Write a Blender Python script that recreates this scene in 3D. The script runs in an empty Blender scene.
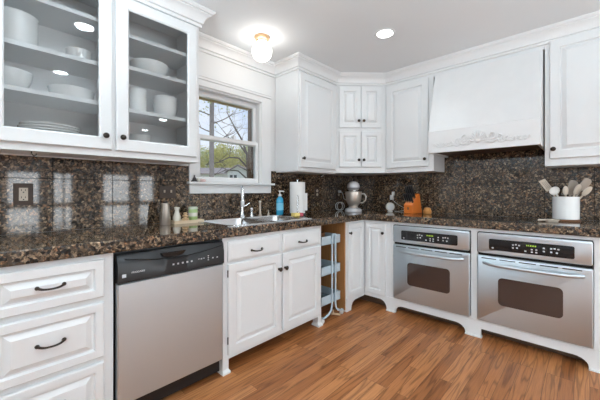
import bpy, bmesh, math, random
from mathutils import Vector, Matrix
R = math.radians
random.seed(7)
sc = bpy.context.scene
col = sc.collection

# ------------------------------------------------------------------ camera
cd = bpy.data.cameras.new('camera')
cam = bpy.data.objects.new('camera', cd); col.objects.link(cam)
cam.location = (2.297, -3.365, 1.1766)
cam.rotation_euler = (R(90), 0, R(43.423))
cd.sensor_width = 36.0
cd.lens = 302.62 * 36.0 / 600.0
cd.shift_y = -9.345 / 600.0
cd.clip_start = 0.05
cd.clip_end = 300
sc.camera = cam

# ------------------------------------------------------------------ world (pale spring sky, brighter towards the east)
w = bpy.data.worlds.new('sky'); sc.world = w; w.use_nodes = True
nt = w.node_tree; nt.nodes.clear()
def N(nt, t, **kw):
    n = nt.nodes.new(t)
    for k, v in kw.items(): setattr(n, k, v)
    return n
wo = N(nt, 'ShaderNodeOutputWorld'); bg = N(nt, 'ShaderNodeBackground')
tc = N(nt, 'ShaderNodeTexCoord')
bg.inputs['Strength'].default_value = 1.2
no = N(nt, 'ShaderNodeTexNoise'); no.inputs['Scale'].default_value = 3.0; no.inputs['Detail'].default_value = 5
nt.links.new(tc.outputs['Generated'], no.inputs['Vector'])
rp = N(nt, 'ShaderNodeValToRGB')
rp.color_ramp.elements[0].position = 0.40; rp.color_ramp.elements[0].color = (0.52, 0.66, 0.90, 1)
rp.color_ramp.elements[1].position = 0.62; rp.color_ramp.elements[1].color = (0.84, 0.88, 0.95, 1)
nt.links.new(no.outputs['Fac'], rp.inputs[0])
nt.links.new(rp.outputs[0], bg.inputs['Color'])
nt.links.new(bg.outputs[0], wo.inputs['Surface'])

# area lamps as daylight through the east windows and the added south door
EAST = 5.6
EWIN = [(-3.02, -2.56), (-2.34, -2.04), (-1.47, -0.93), (-0.72, -0.38)]
FILL_DOOR = (2.75, 5.25, .06, 2.10)          # unseen patio door added in the south wall for even fill light
EAST_L, SOUTH_L = 27.0, 10.0             # watts per square metre of opening
def daylight(loc, rot, wd, ht, wpm):
    l = bpy.data.lights.new('daylight', 'AREA'); l.shape = 'RECTANGLE'; l.size = wd; l.size_y = ht; l.energy = wpm * wd * ht; l.color = (.95, .985, 1.0)
    o = bpy.data.objects.new('daylight', l); col.objects.link(o); o.location = loc; o.rotation_euler = rot
for (a, b) in EWIN: daylight((EAST + .10, (a + b) / 2, .98), (R(90), 0, R(90)), b - a, 1.12, EAST_L)
daylight(((FILL_DOOR[0] + FILL_DOOR[1]) / 2, -5.70, (FILL_DOOR[2] + FILL_DOOR[3]) / 2), (R(90), 0, 0), FILL_DOOR[1] - FILL_DOOR[0], FILL_DOOR[3] - FILL_DOOR[2], SOUTH_L)

sc.view_settings.view_transform = 'Standard'; sc.view_settings.look = 'None'
sc.view_settings.gamma = 1.0; sc.view_settings.use_curve_mapping = False
sc.view_settings.exposure = 0.0
DOWNLIGHT_W = 2.4
GLOBE_E = 9.0
FILL_PENDANT_E = 8.0
FILL_UPLIGHT_W = 70.0

# ------------------------------------------------------------------ materials
MATS = {}
def pbsdf(name, color, rough=.5, metal=0., ior=1.5, coat=0., emis=None, emis_s=0., trans=0.):
    m = bpy.data.materials.new(name); m.use_nodes = True
    b = m.node_tree.nodes['Principled BSDF']
    b.inputs['Base Color'].default_value = (*color, 1); b.inputs['Roughness'].default_value = rough
    b.inputs['Metallic'].default_value = metal; b.inputs['IOR'].default_value = ior
    b.inputs['Coat Weight'].default_value = coat; b.inputs['Coat Roughness'].default_value = .03
    b.inputs['Transmission Weight'].default_value = trans
    if emis: b.inputs['Emission Color'].default_value = (*emis, 1); b.inputs['Emission Strength'].default_value = emis_s
    MATS[name] = m
    return m, m.node_tree, b
def vary(name, color, amt, scale, rough=.5, bump=0., **kw):
    """paint-like surface: a faint procedural mottling of the colour and a little bump"""
    m, t, b = pbsdf(name, color, rough, **kw)
    co = N(t, 'ShaderNodeTexCoord'); n = N(t, 'ShaderNodeTexNoise'); n.inputs['Scale'].default_value = scale; n.inputs['Detail'].default_value = 4
    t.links.new(co.outputs['Object'], n.inputs['Vector'])
    mx = N(t, 'ShaderNodeMix', data_type='RGBA')
    mx.inputs[6].default_value = (*[c * (1 - amt) for c in color], 1); mx.inputs[7].default_value = (*[min(1, c * (1 + amt)) for c in color], 1)
    t.links.new(n.outputs['Fac'], mx.inputs[0]); t.links.new(mx.outputs[2], b.inputs['Base Color'])
    if bump:
        bp = N(t, 'ShaderNodeBump'); bp.inputs['Strength'].default_value = bump; bp.inputs['Distance'].default_value = .002
        t.links.new(n.outputs['Fac'], bp.inputs['Height']); t.links.new(bp.outputs[0], b.inputs['Normal'])
    return m
white = vary('white_cabinet_paint', (.785, .795, .80), .02, 6, .32, .02)
wallp = vary('white_wall_paint', (.78, .78, .775), .015, 5, .6, .05)
ceilp = vary('ceiling_paint', (.785, .80, .81), .012, 3, .8, .05)
trimp = vary('white_trim_paint', (.80, .80, .80), .015, 5, .35)
hoodp = vary('hood_white_paint', (.80, .80, .80), .04, 9, .38, .5)
inner = vary('cabinet_inside_paint', (.80, .80, .80), .02, 5, .5)
china = vary('white_china', (.87, .87, .86), .01, 8, .2, coat=.3)
bronze = vary('oil_rubbed_bronze', (.045, .035, .028), .3, 60, .35, metal=.7)
chrome = vary('chrome', (.78, .79, .80), .02, 20, .1, metal=1.)
black = vary('black_plastic', (.012, .013, .015), .1, 30, .3)
blackglass = vary('black_glass', (.010, .010, .011), .1, 10, .10)
ovenglass = vary('oven_window_glass', (.055, .035, .03), .15, 4, .08, coat=.4)
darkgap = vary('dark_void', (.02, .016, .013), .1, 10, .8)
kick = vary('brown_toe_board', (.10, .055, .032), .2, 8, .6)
plate = vary('brown_wall_plate', (.050, .027, .016), .1, 20, .5)
almond = vary('almond_plastic', (.55, .47, .38), .03, 20, .4)
whiteplastic = vary('white_plastic', (.75, .75, .74), .02, 20, .35)
greyblue = vary('cart_blue_grey_metal', (.50, .60, .66), .03, 12, .4)
cartdark = vary('cart_tray_inside', (.16, .20, .23), .05, 12, .6)
brass = vary('brushed_brass', (.72, .48, .28), .05, 20, .35, metal=.6)
taupe = vary('taupe_metal', (.50, .44, .38), .05, 20, .3, metal=.8)
traywood = vary('pale_wood', (.66, .52, .36), .1, 14, .5)
pebble = vary('tan_stone', (.60, .40, .22), .12, 12, .5)
cream = vary('cream_ceramic', (.74, .70, .62), .03, 14, .25)
greenglass = vary('green_label', (.36, .50, .20), .08, 14, .3)
paleglass = vary('pale_green_lid', (.58, .62, .50), .05, 14, .3)
bluesoap = vary('blue_soap', (.03, .33, .55), .1, 14, .2, coat=.5)
paper = vary('paper_towel', (.82, .80, .78), .02, 60, .9, .2)
spongey = vary('yellow_sponge', (.80, .62, .20), .1, 60, .9, .3)
spongep = vary('red_sponge', (.62, .12, .16), .1, 60, .9, .3)
silver = vary('silver_enamel', (.66, .66, .68), .03, 10, .25, metal=.25, coat=.4)
bowlsteel = vary('polished_steel', (.70, .64, .58), .03, 10, .34, metal=.8)
orange = vary('orange_wood', (.78, .20, .03), .08, 12, .35, coat=.2)
orange2 = vary('amber_wood', (.55, .24, .06), .15, 12, .4)
knifeblk = vary('knife_handle_black', (.012, .012, .013), .1, 20, .3)
utwood = vary('pale_beech', (.66, .57, .47), .1, 18, .55)
utgrey = vary('weathered_beech', (.40, .34, .28), .12, 18, .6)
utwhite = vary('white_silicone', (.80, .77, .73), .02, 18, .4)
coasterm = vary('brown_wood', (.22, .10, .045), .2, 14, .4)
leadm = vary('dark_pewter', (.10, .10, .105), .2, 20, .4, metal=.6)
pinkm = vary('pink_ceramic', (.72, .52, .50), .15, 30, .35)
pegm = vary('raw_wood', (.70, .48, .30), .1, 20, .6)
postm = vary('weathered_post_wood', (.16, .095, .055), .25, 12, .8, .3)
stripm = vary('tan_exterior_wood', (.55, .36, .17), .15, 12, .7)
barkm = vary('grey_bark', (.36, .31, .30), .3, 9, .9, .6)
twigm = vary('dark_twigs', (.13, .10, .085), .2, 9, .9)
sidingm = vary('white_siding', (.86, .86, .87), .04, 2, .7)
roofm = vary('grey_shingles', (.42, .36, .35), .12, 4, .9)
fasciam = vary('dark_fascia', (.06, .055, .055), .1, 4, .7)
housewin = vary('house_window_dark', (.05, .06, .07), .2, 2, .1)
grassm = vary('spring_grass', (.30, .32, .10), .25, .6, .95)
greend = pbsdf('green_display', (.02, .03, .0), .4, emis=(.45, .70, .05), emis_s=.9)[0]
printm = vary('panel_print', (.62, .63, .65), .02, 10, .5)
leafms = [vary('leaf_yellow_green', (.66, .62, .20), .3, 1.5, .8), vary('leaf_pale_green', (.60, .63, .30), .3, 1.5, .8), vary('leaf_tan', (.70, .56, .30), .3, 1.5, .8), vary('leaf_dark_green', (.34, .40, .14), .3, 1.5, .8)]

m, t, b = pbsdf('globe_glass', (.9, .9, .88), .3, emis=(1, .97, .92), emis_s=GLOBE_E); globe_m = m
m, t, b = pbsdf('fill_pendant_glass', (.9, .9, .88), .3, emis=(.82, .93, 1), emis_s=FILL_PENDANT_E); pendant_m = m
m, t, b = pbsdf('lamp_lens', (.9, .9, .9), .4, emis=(1, .98, .95), emis_s=14.0); lens_m = m

def steel():
    m, t, b = pbsdf('brushed_stainless', (.60, .665, .715), .3, 1.)
    co = N(t, 'ShaderNodeTexCoord'); mp = N(t, 'ShaderNodeMapping'); mp.inputs['Scale'].default_value = (3, 3, 320)
    n = N(t, 'ShaderNodeTexNoise'); n.inputs['Scale'].default_value = 1.5; n.inputs['Detail'].default_value = 3
    t.links.new(co.outputs['Object'], mp.inputs[0]); t.links.new(mp.outputs[0], n.inputs['Vector'])
    mr = N(t, 'ShaderNodeMapRange'); mr.inputs['To Min'].default_value = .36; mr.inputs['To Max'].default_value = .50
    t.links.new(n.outputs['Fac'], mr.inputs['Value']); t.links.new(mr.outputs[0], b.inputs['Roughness'])
    n2 = N(t, 'ShaderNodeTexNoise'); n2.inputs['Scale'].default_value = 5; t.links.new(co.outputs['Object'], n2.inputs['Vector'])
    bp = N(t, 'ShaderNodeBump'); bp.inputs['Strength'].default_value = .05; bp.inputs['Distance'].default_value = .01
    t.links.new(n2.outputs['Fac'], bp.inputs['Height']); t.links.new(bp.outputs[0], b.inputs['Normal'])
    return m
steelm = steel()
sinksteel = vary('sink_steel', (.68, .68, .69), .03, 10, .22, metal=1.)

def granite(name, tiles=None, off=0.):
    m, t, b = pbsdf(name, (.1, .07, .05), .045, ior=1.52)
    L = t.links.new
    co = N(t, 'ShaderNodeTexCoord')
    nz = N(t, 'ShaderNodeTexNoise'); nz.inputs['Scale'].default_value = 30; nz.inputs['Detail'].default_value = 3
    L(co.outputs['Object'], nz.inputs['Vector'])
    wp = N(t, 'ShaderNodeMix', data_type='RGBA', blend_type='ADD'); wp.inputs[0].default_value = .018
    L(co.outputs['Object'], wp.inputs[6]); L(nz.outputs['Color'], wp.inputs[7])
    v1 = N(t, 'ShaderNodeTexVoronoi'); v1.inputs['Scale'].default_value = 78
    L(wp.outputs[2], v1.inputs['Vector'])
    sp = N(t, 'ShaderNodeSeparateColor'); L(v1.outputs['Color'], sp.inputs[0])
    r1 = N(t, 'ShaderNodeValToRGB'); r1.color_ramp.interpolation = 'CONSTANT'
    stops = [(0, (.016, .011, .008)), (.20, (.055, .036, .023)), (.38, (.105, .070, .044)), (.56, (.160, .110, .072)), (.70, (.078, .063, .052)), (.80, (.245, .175, .115)), (.92, (.035, .026, .020)), (.96, (.22, .12, .065))]
    e = r1.color_ramp.elements
    e[0].position, e[0].color = stops[0][0], (*stops[0][1], 1); e[1].position, e[1].color = stops[1][0], (*stops[1][1], 1)
    for p, c in stops[2:]:
        q = e.new(p); q.color = (*c, 1)
    L(sp.outputs[0], r1.inputs[0])
    v2 = N(t, 'ShaderNodeTexVoronoi'); v2.inputs['Scale'].default_value = 150; L(wp.outputs[2], v2.inputs['Vector'])
    s2 = N(t, 'ShaderNodeSeparateColor'); L(v2.outputs['Color'], s2.inputs[0])
    r2 = N(t, 'ShaderNodeValToRGB'); r2.color_ramp.interpolation = 'CONSTANT'
    r2.color_ramp.elements[0].color = (.25, .25, .26, 1); r2.color_ramp.elements[1].position = .3; r2.color_ramp.elements[1].color = (1.0, .97, .93, 1)
    q = r2.color_ramp.elements.new(.75); q.color = (1.75, 1.66, 1.55, 1)
    L(s2.outputs[1], r2.inputs[0])
    mul = N(t, 'ShaderNodeMix', data_type='RGBA', blend_type='MULTIPLY'); mul.inputs[0].default_value = .8
    L(r1.outputs[0], mul.inputs[6]); L(r2.outputs[0], mul.inputs[7])
    out = mul.outputs[2]
    if tiles:
        sep = N(t, 'ShaderNodeSeparateXYZ'); L(co.outputs['Object'], sep.inputs[0])
        fac = None
        for ax, o_ in ((tiles, off), ('Z', -.937)):
            a = N(t, 'ShaderNodeMath', operation='ADD'); a.inputs[1].default_value = o_; L(sep.outputs[ax], a.inputs[0])
            d = N(t, 'ShaderNodeMath', operation='PINGPONG'); d.inputs[1].default_value = .155; L(a.outputs[0], d.inputs[0])
            c = N(t, 'ShaderNodeMath', operation='LESS_THAN'); c.inputs[1].default_value = .0020; L(d.outputs[0], c.inputs[0])
            if fac is None: fac = c
            else:
                mm = N(t, 'ShaderNodeMath', operation='MAXIMUM'); L(fac.outputs[0], mm.inputs[0]); L(c.outputs[0], mm.inputs[1]); fac = mm
        g = N(t, 'ShaderNodeMix', data_type='RGBA'); L(fac.outputs[0], g.inputs[0]); L(out, g.inputs[6]); g.inputs[7].default_value = (.008, .007, .006, 1)
        out = g.outputs[2]
        rr = N(t, 'ShaderNodeMapRange'); rr.inputs['To Min'].default_value = .05; rr.inputs['To Max'].default_value = .7
        L(fac.outputs[0], rr.inputs['Value']); L(rr.outputs[0], b.inputs['Roughness'])
        sl = N(t, 'ShaderNodeMapRange'); sl.inputs['To Min'].default_value = .5; sl.inputs['To Max'].default_value = 0; L(fac.outputs[0], sl.inputs['Value']); L(sl.outputs[0], b.inputs['Specular IOR Level'])
    L(out, b.inputs['Base Color'])
    return m
gran_top = granite('speckled_granite_slab')
gran_w = granite('speckled_granite_tile_side', 'Y', 2.761 + .31 * 20)
gran_n = granite('speckled_granite_tile_back', 'X', -1.724 + .31 * 20)

def oak():
    m, t, b = pbsdf('oak_floor', (.5, .25, .1), .36); b.inputs['Specular IOR Level'].default_value = .28
    L = t.links.new
    co = N(t, 'ShaderNodeTexCoord'); mp = N(t, 'ShaderNodeMapping'); mp.inputs['Rotation'].default_value = (0, 0, R(90))
    L(co.outputs['Object'], mp.inputs[0])
    br = N(t, 'ShaderNodeTexBrick'); br.offset = .37; br.offset_frequency = 3; br.squash = 1
    br.inputs['Scale'].default_value = 1; br.inputs['Brick Width'].default_value = .85; br.inputs['Row Height'].default_value = .068
    br.inputs['Mortar Size'].default_value = .0009; br.inputs['Mortar Smooth'].default_value = .1; br.inputs['Bias'].default_value = 0
    br.inputs['Color1'].default_value = (0, 0, 0, 1); br.inputs['Color2'].default_value = (1, 1, 1, 1); br.inputs['Mortar'].default_value = (.5, .5, .5, 1)
    L(mp.outputs[0], br.inputs['Vector'])
    # per-plank shift of the grain
    sh = N(t, 'ShaderNodeVectorMath', operation='MULTIPLY_ADD'); sh.inputs[1].default_value = (7.3, 3.1, 5.7)
    L(br.outputs['Color'], sh.inputs[0]); L(co.outputs['Object'], sh.inputs[2])
    m2 = N(t, 'ShaderNodeMapping'); m2.inputs['Scale'].default_value = (8, .55, 1); L(sh.outputs[0], m2.inputs[0])
    n1 = N(t, 'ShaderNodeTexNoise'); n1.inputs['Scale'].default_value = 1.6; n1.inputs['Detail'].default_value = 2.0; n1.inputs['Roughness'].default_value = .45
    L(m2.outputs[0], n1.inputs['Vector'])
    ws = N(t, 'ShaderNodeMath', operation='MULTIPLY'); ws.inputs[1].default_value = 8.0; L(n1.outputs['Fac'], ws.inputs[0])
    fr = N(t, 'ShaderNodeMath', operation='PINGPONG'); fr.inputs[1].default_value = .5; L(ws.outputs[0], fr.inputs[0])
    r1 = N(t, 'ShaderNodeValToRGB')
    e = r1.color_ramp.elements
    e[0].position = 0.0; e[0].color = (.24, .20, .17, 1); e[1].position = .20; e[1].color = (1, 1, 1, 1)
    L(fr.outputs[0], r1.inputs[0])
    m3 = N(t, 'ShaderNodeMapping'); m3.inputs['Scale'].default_value = (90, 3.0, 1); L(sh.outputs[0], m3.inputs[0])
    n2 = N(t, 'ShaderNodeTexNoise'); n2.inputs['Scale'].default_value = 2.2; n2.inputs['Detail'].default_value = 4; L(m3.outputs[0], n2.inputs['Vector'])
    r2 = N(t, 'ShaderNodeValToRGB'); r2.color_ramp.elements[0].position = .35; r2.color_ramp.elements[0].color = (.72, .72, .72, 1); r2.color_ramp.elements[1].position = .6
    L(n2.outputs['Fac'], r2.inputs[0])
    tint = N(t, 'ShaderNodeValToRGB'); e = tint.color_ramp.elements
    e[0].color = (.31, .108, .034, 1); e[1].color = (.55, .232, .088, 1)
    q = e.new(.5); q.color = (.43, .162, .054, 1)
    L(br.outputs['Color'], tint.inputs[0])
    a = N(t, 'ShaderNodeMix', data_type='RGBA', blend_type='MULTIPLY'); a.inputs[0].default_value = .58; L(tint.outputs[0], a.inputs[6]); L(r1.outputs[0], a.inputs[7])
    c = N(t, 'ShaderNodeMix', data_type='RGBA', blend_type='MULTIPLY'); c.inputs[0].default_value = .8; L(a.outputs[2], c.inputs[6]); L(r2.outputs[0], c.inputs[7])
    d = N(t, 'ShaderNodeMix', data_type='RGBA'); L(br.outputs['Fac'], d.inputs[0]); L(c.outputs[2], d.inputs[6]); d.inputs[7].default_value = (.07, .03, .012, 1)
    L(d.outputs[2], b.inputs['Base Color'])
    return m
oakm = oak()
def plywood():
    m, t, b = pbsdf('orange_plywood', (.5, .24, .08), .45)
    co = N(t, 'ShaderNodeTexCoord'); mp = N(t, 'ShaderNodeMapping'); mp.inputs['Scale'].default_value = (30, 30, 2)
    n = N(t, 'ShaderNodeTexNoise'); n.inputs['Scale'].default_value = 2; n.inputs['Detail'].default_value = 4
    t.links.new(co.outputs['Object'], mp.inputs[0]); t.links.new(mp.outputs[0], n.inputs['Vector'])
    r = N(t, 'ShaderNodeValToRGB'); r.color_ramp.elements[0].color = (.36, .15, .045, 1); r.color_ramp.elements[1].color = (.58, .29, .11, 1)
    t.links.new(n.outputs['Fac'], r.inputs[0]); t.links.new(r.outputs[0], b.inputs['Base Color'])
    return m
plym = plywood()
def pane(name, boost=1.0):
    """thin clear window glass: mostly see-through, Fresnel reflection"""
    m = bpy.data.materials.new(name); m.use_nodes = True; t = m.node_tree; t.nodes.clear()
    o = N(t, 'ShaderNodeOutputMaterial'); mx = N(t, 'ShaderNodeMixShader'); tr = N(t, 'ShaderNodeBsdfTransparent'); gl = N(t, 'ShaderNodeBsdfGlossy')
    gl.inputs['Roughness'].default_value = 0.0; tr.inputs['Color'].default_value = (.98, .985, .985, 1)
    fr = N(t, 'ShaderNodeFresnel'); fr.inputs['IOR'].default_value = 1.5 * boost
    t.links.new(fr.outputs[0], mx.inputs[0]); t.links.new(tr.outputs[0], mx.inputs[1]); t.links.new(gl.outputs[0], mx.inputs[2]); t.links.new(mx.outputs[0], o.inputs['Surface'])
    return m
panem = pane('clear_pane')

# ------------------------------------------------------------------ mesh helpers
class MB:
    def __init__(s, M=None): s.v = []; s.f = []; s.r = []; s.M = M or Matrix()
    def add(s, vs, fs):
        k = len(s.v); s.r.append((k, k + len(vs))); s.v += [s.M @ Vector(p) for p in vs]; s.f += [tuple(i + k for i in f) for f in fs]; return s
    def box(s, a, b):
        x0, y0, z0 = a; x1, y1, z1 = b
        return s.add([(x0, y0, z0), (x1, y0, z0), (x1, y1, z0), (x0, y1, z0), (x0, y0, z1), (x1, y0, z1), (x1, y1, z1), (x0, y1, z1)],
                     [(0, 3, 2, 1), (4, 5, 6, 7), (0, 1, 5, 4), (1, 2, 6, 5), (2, 3, 7, 6), (3, 0, 4, 7)])
    def lathe(s, prof, c=(0, 0, 0), axis='z', n=24, sy=1.0):
        vs = []; fs = []
        for (r, h) in prof:
            for i in range(n):
                a = 2 * math.pi * i / n; p = (r * math.cos(a), r * math.sin(a) * sy, h)
                if axis == 'x': p = (p[2], p[0], p[1])
                elif axis == '-y': p = (p[0], -p[2], p[1])
                vs.append((p[0] + c[0], p[1] + c[1], p[2] + c[2]))
        for j in range(len(prof) - 1):
            for i in range(n): fs.append((j * n + i, j * n + (i + 1) % n, (j + 1) * n + (i + 1) % n, (j + 1) * n + i))
        if prof[0][0] > 1e-5: fs.append(tuple(range(n - 1, -1, -1)))
        if prof[-1][0] > 1e-5: fs.append(tuple(range((len(prof) - 1) * n, len(prof) * n)))
        return s.add(vs, fs)
    def tube(s, pts, r, n=8, cap=True, flat=1.0):
        pts = [Vector(p) for p in pts]; rs = r if isinstance(r, (list, tuple)) else [r] * len(pts)
        vs = []; fs = []; up = None
        for i, p in enumerate(pts):
            d = (pts[min(i + 1, len(pts) - 1)] - pts[max(i - 1, 0)]).normalized()
            if up is None:
                up = Vector((0, 0, 1)) if abs(d.z) < .9 else Vector((1, 0, 0))
            a = d.cross(up)
            if a.length < 1e-4: a = d.cross(Vector((0, 1, .1)))
            a.normalize(); bb = a.cross(d).normalized(); up = bb
            for k in range(n):
                t = 2 * math.pi * k / n; vs.append(p + (a * math.cos(t) + bb * math.sin(t) * flat) * rs[i])
        for i in range(len(pts) - 1):
            for k in range(n): fs.append((i * n + k, i * n + (k + 1) % n, (i + 1) * n + (k + 1) % n, (i + 1) * n + k))
        if cap: fs.append(tuple(range(n - 1, -1, -1))); fs.append(tuple(range((len(pts) - 1) * n, len(pts) * n)))
        return s.add(vs, fs)
    def prism(s, poly, h0, h1, axis='z'):
        """extrude a 2-D polygon; axis names the extrusion axis; polygon lies in the other two (in x,y,z order)"""
        def P(p, h):
            if axis == 'z': return (p[0], p[1], h)
            if axis == 'y': return (p[0], h, p[1])
            return (h, p[0], p[1])
        n = len(poly); vs = [P(p, h0) for p in poly] + [P(p, h1) for p in poly]
        fs = [tuple(range(n - 1, -1, -1)), tuple(range(n, 2 * n))] + [(i, (i + 1) % n, n + (i + 1) % n, n + i) for i in range(n)]
        return s.add(vs, fs)
    def rings(s, loops, close_first=True, close_last=True):
        n = len(loops[0]); vs = [p for l in loops for p in l]; fs = []
        for j in range(len(loops) - 1):
            for i in range(n): fs.append((j * n + i, j * n + (i + 1) % n, (j + 1) * n + (i + 1) % n, (j + 1) * n + i))
        if close_first: fs.append(tuple(range(n - 1, -1, -1)))
        if close_last: fs.append(tuple(range((len(loops) - 1) * n, len(loops) * n)))
        return s.add(vs, fs)
    def panel(s, u0, v0, u1, v1, prof):
        """stack of inset rectangles: prof = [(inset, n-height)...] in local (u, v, n)"""
        return s.rings([[(u0 + i, v0 + i, n), (u1 - i, v0 + i, n), (u1 - i, v1 - i, n), (u0 + i, v1 - i, n)] for i, n in prof])
    def frame(s, u0, v0, u1, v1, wd, n0, n1, ch=.003):
        """rectangular ring with mitred sides; wd = (left, bottom, right, top)"""
        L_, B_, R_, T_ = wd if isinstance(wd, tuple) else (wd,) * 4
        o = lambda i, n: [(u0 + i, v0 + i, n), (u1 - i, v0 + i, n), (u1 - i, v1 - i, n), (u0 + i, v1 - i, n)]
        q = lambda i, n: [(u0 + L_ - i, v0 + B_ - i, n), (u1 - R_ + i, v0 + B_ - i, n), (u1 - R_ + i, v1 - T_ + i, n), (u0 + L_ - i, v1 - T_ + i, n)]
        return s.rings([o(0, n0), o(0, n1 - ch), o(ch, n1), q(ch * 2, n1), q(0, n1 - ch * 2), q(0, n0), o(0, n0)], False, False)
    def build(s, name, mat, parent=None, smooth=35, bevel=0.0, loc=None):
        me = bpy.data.meshes.new(name)
        if parent is not None: base = parent['_o']
        elif loc is not None: base = loc
        else:
            xs = [p.x for p in s.v]; ys = [p.y for p in s.v]; zs = [p.z for p in s.v]
            base = ((min(xs) + max(xs)) / 2, (min(ys) + max(ys)) / 2, min(zs))
        base = Vector(base)
        me.from_pydata([tuple(p - base) for p in s.v], [], s.f); me.update()
        bm = bmesh.new(); bm.from_mesh(me); allv = list(bm.verts)
        for a, b in s.r:
            if b - a > 8: bmesh.ops.remove_doubles(bm, verts=[v for v in allv[a:b] if v.is_valid], dist=1e-6)
        bmesh.ops.recalc_face_normals(bm, faces=bm.faces); bm.to_mesh(me); bm.free()
        if smooth:
            me.shade_smooth()
            me.set_sharp_from_angle(angle=R(smooth))
        me.materials.append(mat)
        o = bpy.data.objects.new(name, me); col.objects.link(o)
        OBJ[o.name] = tuple(base)
        o['_o'] = tuple(base)
        if parent is not None: o.parent = parent
        else: o.location = base
        if bevel:
            bv = o.modifiers.new('soft_edge', 'BEVEL'); bv.width = bevel; bv.segments = 2; bv.limit_method = 'ANGLE'; bv.angle_limit = R(40)
        return o
OBJ = {}
def thing(name, loc, label=None, cat=None, group=None):
    o = bpy.data.objects.new(name, None); col.objects.link(o); o.location = loc; o['_o'] = tuple(loc); o.empty_display_size = .05
    if label: tag(o, label, cat, group)
    return o
def tag(o, label=None, cat=None, group=None):
    if label: o['label'] = label
    if cat: o['category'] = cat
    if group: o['group'] = group
    return o
def struct(o): o['kind'] = 'structure'; return o
def copy_tree(o, parent=None):
    c = o.copy(); col.objects.link(c)
    if parent: c.parent = parent
    for ch in list(o.children): copy_tree(ch, c)
    return c
def frame_m(origin, u, n):
    """local (u, v, n) -> world, v is up"""
    u = Vector(u).normalized(); n = Vector(n).normalized(); v = Vector((0, 0, 1))
    M = Matrix(((u.x, v.x, n.x, origin[0]), (u.y, v.y, n.y, origin[1]), (u.z, v.z, n.z, origin[2]), (0, 0, 0, 1)))
    return M
FW = lambda x: frame_m((x, 0, 0), (0, 1, 0), (1, 0, 0))       # faces +x : u = y, v = z
FN = lambda y: frame_m((0, y, 0), (1, 0, 0), (0, -1, 0))      # faces -y : u = x, v = z
S2 = 2 ** .5
FD = frame_m((.325, -.705, 0), (1, 1, 0), (1, -1, 0))        # faces the room across the corner

T = .02
def raised(fw=.055, bev=.032, t=T):
    return [(0, 0), (0, t - .004), (.004, t), (fw - .003, t), (fw + .003, t - .012), (fw + .010, t - .012), (fw + .010 + bev * .75, t - .001), (fw + .013 + bev * .75, t + .001)]
def slab(bev=.022, t=T):
    return [(0, 0), (0, t - .008), (.003, t - .006), (bev, t), (bev + .002, t)]
def door(M, u0, v0, u1, v1, parent, name='door', fw=.055, bev=.032, prof=None):
    return MB(M).panel(u0, v0, u1, v1, prof or raised(fw, bev)).build(name, white, parent, smooth=20)
KNOB = [(.0, 0), (.009, 0), (.009, .003), (.0055, .006), (.0055, .013), (.012, .017), (.0155, .021), (.0155, .025), (.012, .029), (.0, .0305)]
def knob(M, u, v, n, parent, s=1.0):
    b = MB(M @ Matrix.Translation((u, v, n))).lathe([(r * s, h * s) for r, h in KNOB], n=18); b.build('knob', bronze, parent, smooth=50)
def pull(M, u, v, n, parent, L=.090):
    b = MB(M @ Matrix.Translation((u, v, n)))
    pts = []; rs = []
    for i in range(15):
        t = -1 + 2 * i / 14; pts.append((t * L / 2, -.006 * (1 - t * t), .004 + .022 * (1 - t ** 4))); rs.append(.0042 + .0022 * abs(t) ** 3)
    b.tube(pts, rs, 8)
    for sx_ in (-1, 1): b.lathe([(0, 0), (.0085, 0), (.0085, .003), (.006, .008), (0, .009)], (sx_ * L / 2, 0, 0), n=12)
    b.build('handle', bronze, parent, smooth=50)

# ------------------------------------------------------------------ setting
ZC = 2.43
WX0, WX1 = 0.0, EAST
SOUTH = -5.6
struct(MB().box((-.2, SOUTH - .2, -.1), (EAST + .2, .2, 0)).build('floor', oakm, loc=(0, 0, 0), smooth=0))
struct(MB().box((-.2, SOUTH - .2, ZC), (EAST + .2, .2, ZC + .15)).build('ceiling', ceilp, loc=(0, 0, 0), smooth=0))
WY0, WY1, WZ0, WZ1 = -2.150, -1.495, 1.232, 2.03
wl = MB()
wl.box((-.15, SOUTH - .15, 0), (0, WY0, ZC)); wl.box((-.15, WY1, 0), (0, .15, ZC)); wl.box((-.15, WY0, 0), (0, WY1, WZ0)); wl.box((-.15, WY0, WZ1), (0, WY1, ZC))
struct(wl.build('wall_west', wallp, loc=(0, 0, 0), smooth=0))
struct(MB().box((0, 0, 0), (EAST, .15, ZC)).build('wall_north', wallp, loc=(0, 0, 0), smooth=0))
ws = MB(); dx0, dx1, dz0, dz1 = FILL_DOOR
ws.box((0, SOUTH - .15, 0), (dx0, SOUTH, ZC)); ws.box((dx1, SOUTH - .15, 0), (EAST, SOUTH, ZC)); ws.box((dx0, SOUTH - .15, 0), (dx1, SOUTH, dz0)); ws.box((dx0, SOUTH - .15, dz1), (dx1, SOUTH, ZC))
struct(ws.build('wall_south', wallp, loc=(0, 0, 0), smooth=0))
MS = frame_m((0, SOUTH, 0), (-1, 0, 0), (0, 1, 0))
f = MB(MS); xm_ = (dx0 + dx1) / 2
for a, c in ((dx0, xm_ + .03), (xm_ - .03, dx1)): f.frame(-c, dz0, -a, dz1, .07, -.08, -.02)
f.frame(-dx1 - .07, dz0 - .001, -dx0 + .07, dz1 + .07, (.07, .001, .07, .07), 0, .018)
o = struct(f.build('fill_door_1', trimp, smooth=0)); MB().box((dx0, SOUTH - .055, dz0), (dx1, SOUTH - .050, dz1)).build('pane', panem, o, smooth=0)  # frame and glass of the added south opening that lets fill daylight in
ez0, ez1 = .42, 1.54
we = MB(); ys = [SOUTH - .15] + [q for p in EWIN for q in p] + [.15]
for i in range(0, len(ys), 2): we.box((EAST, ys[i], 0), (EAST + .12, ys[i + 1], ZC))
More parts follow.
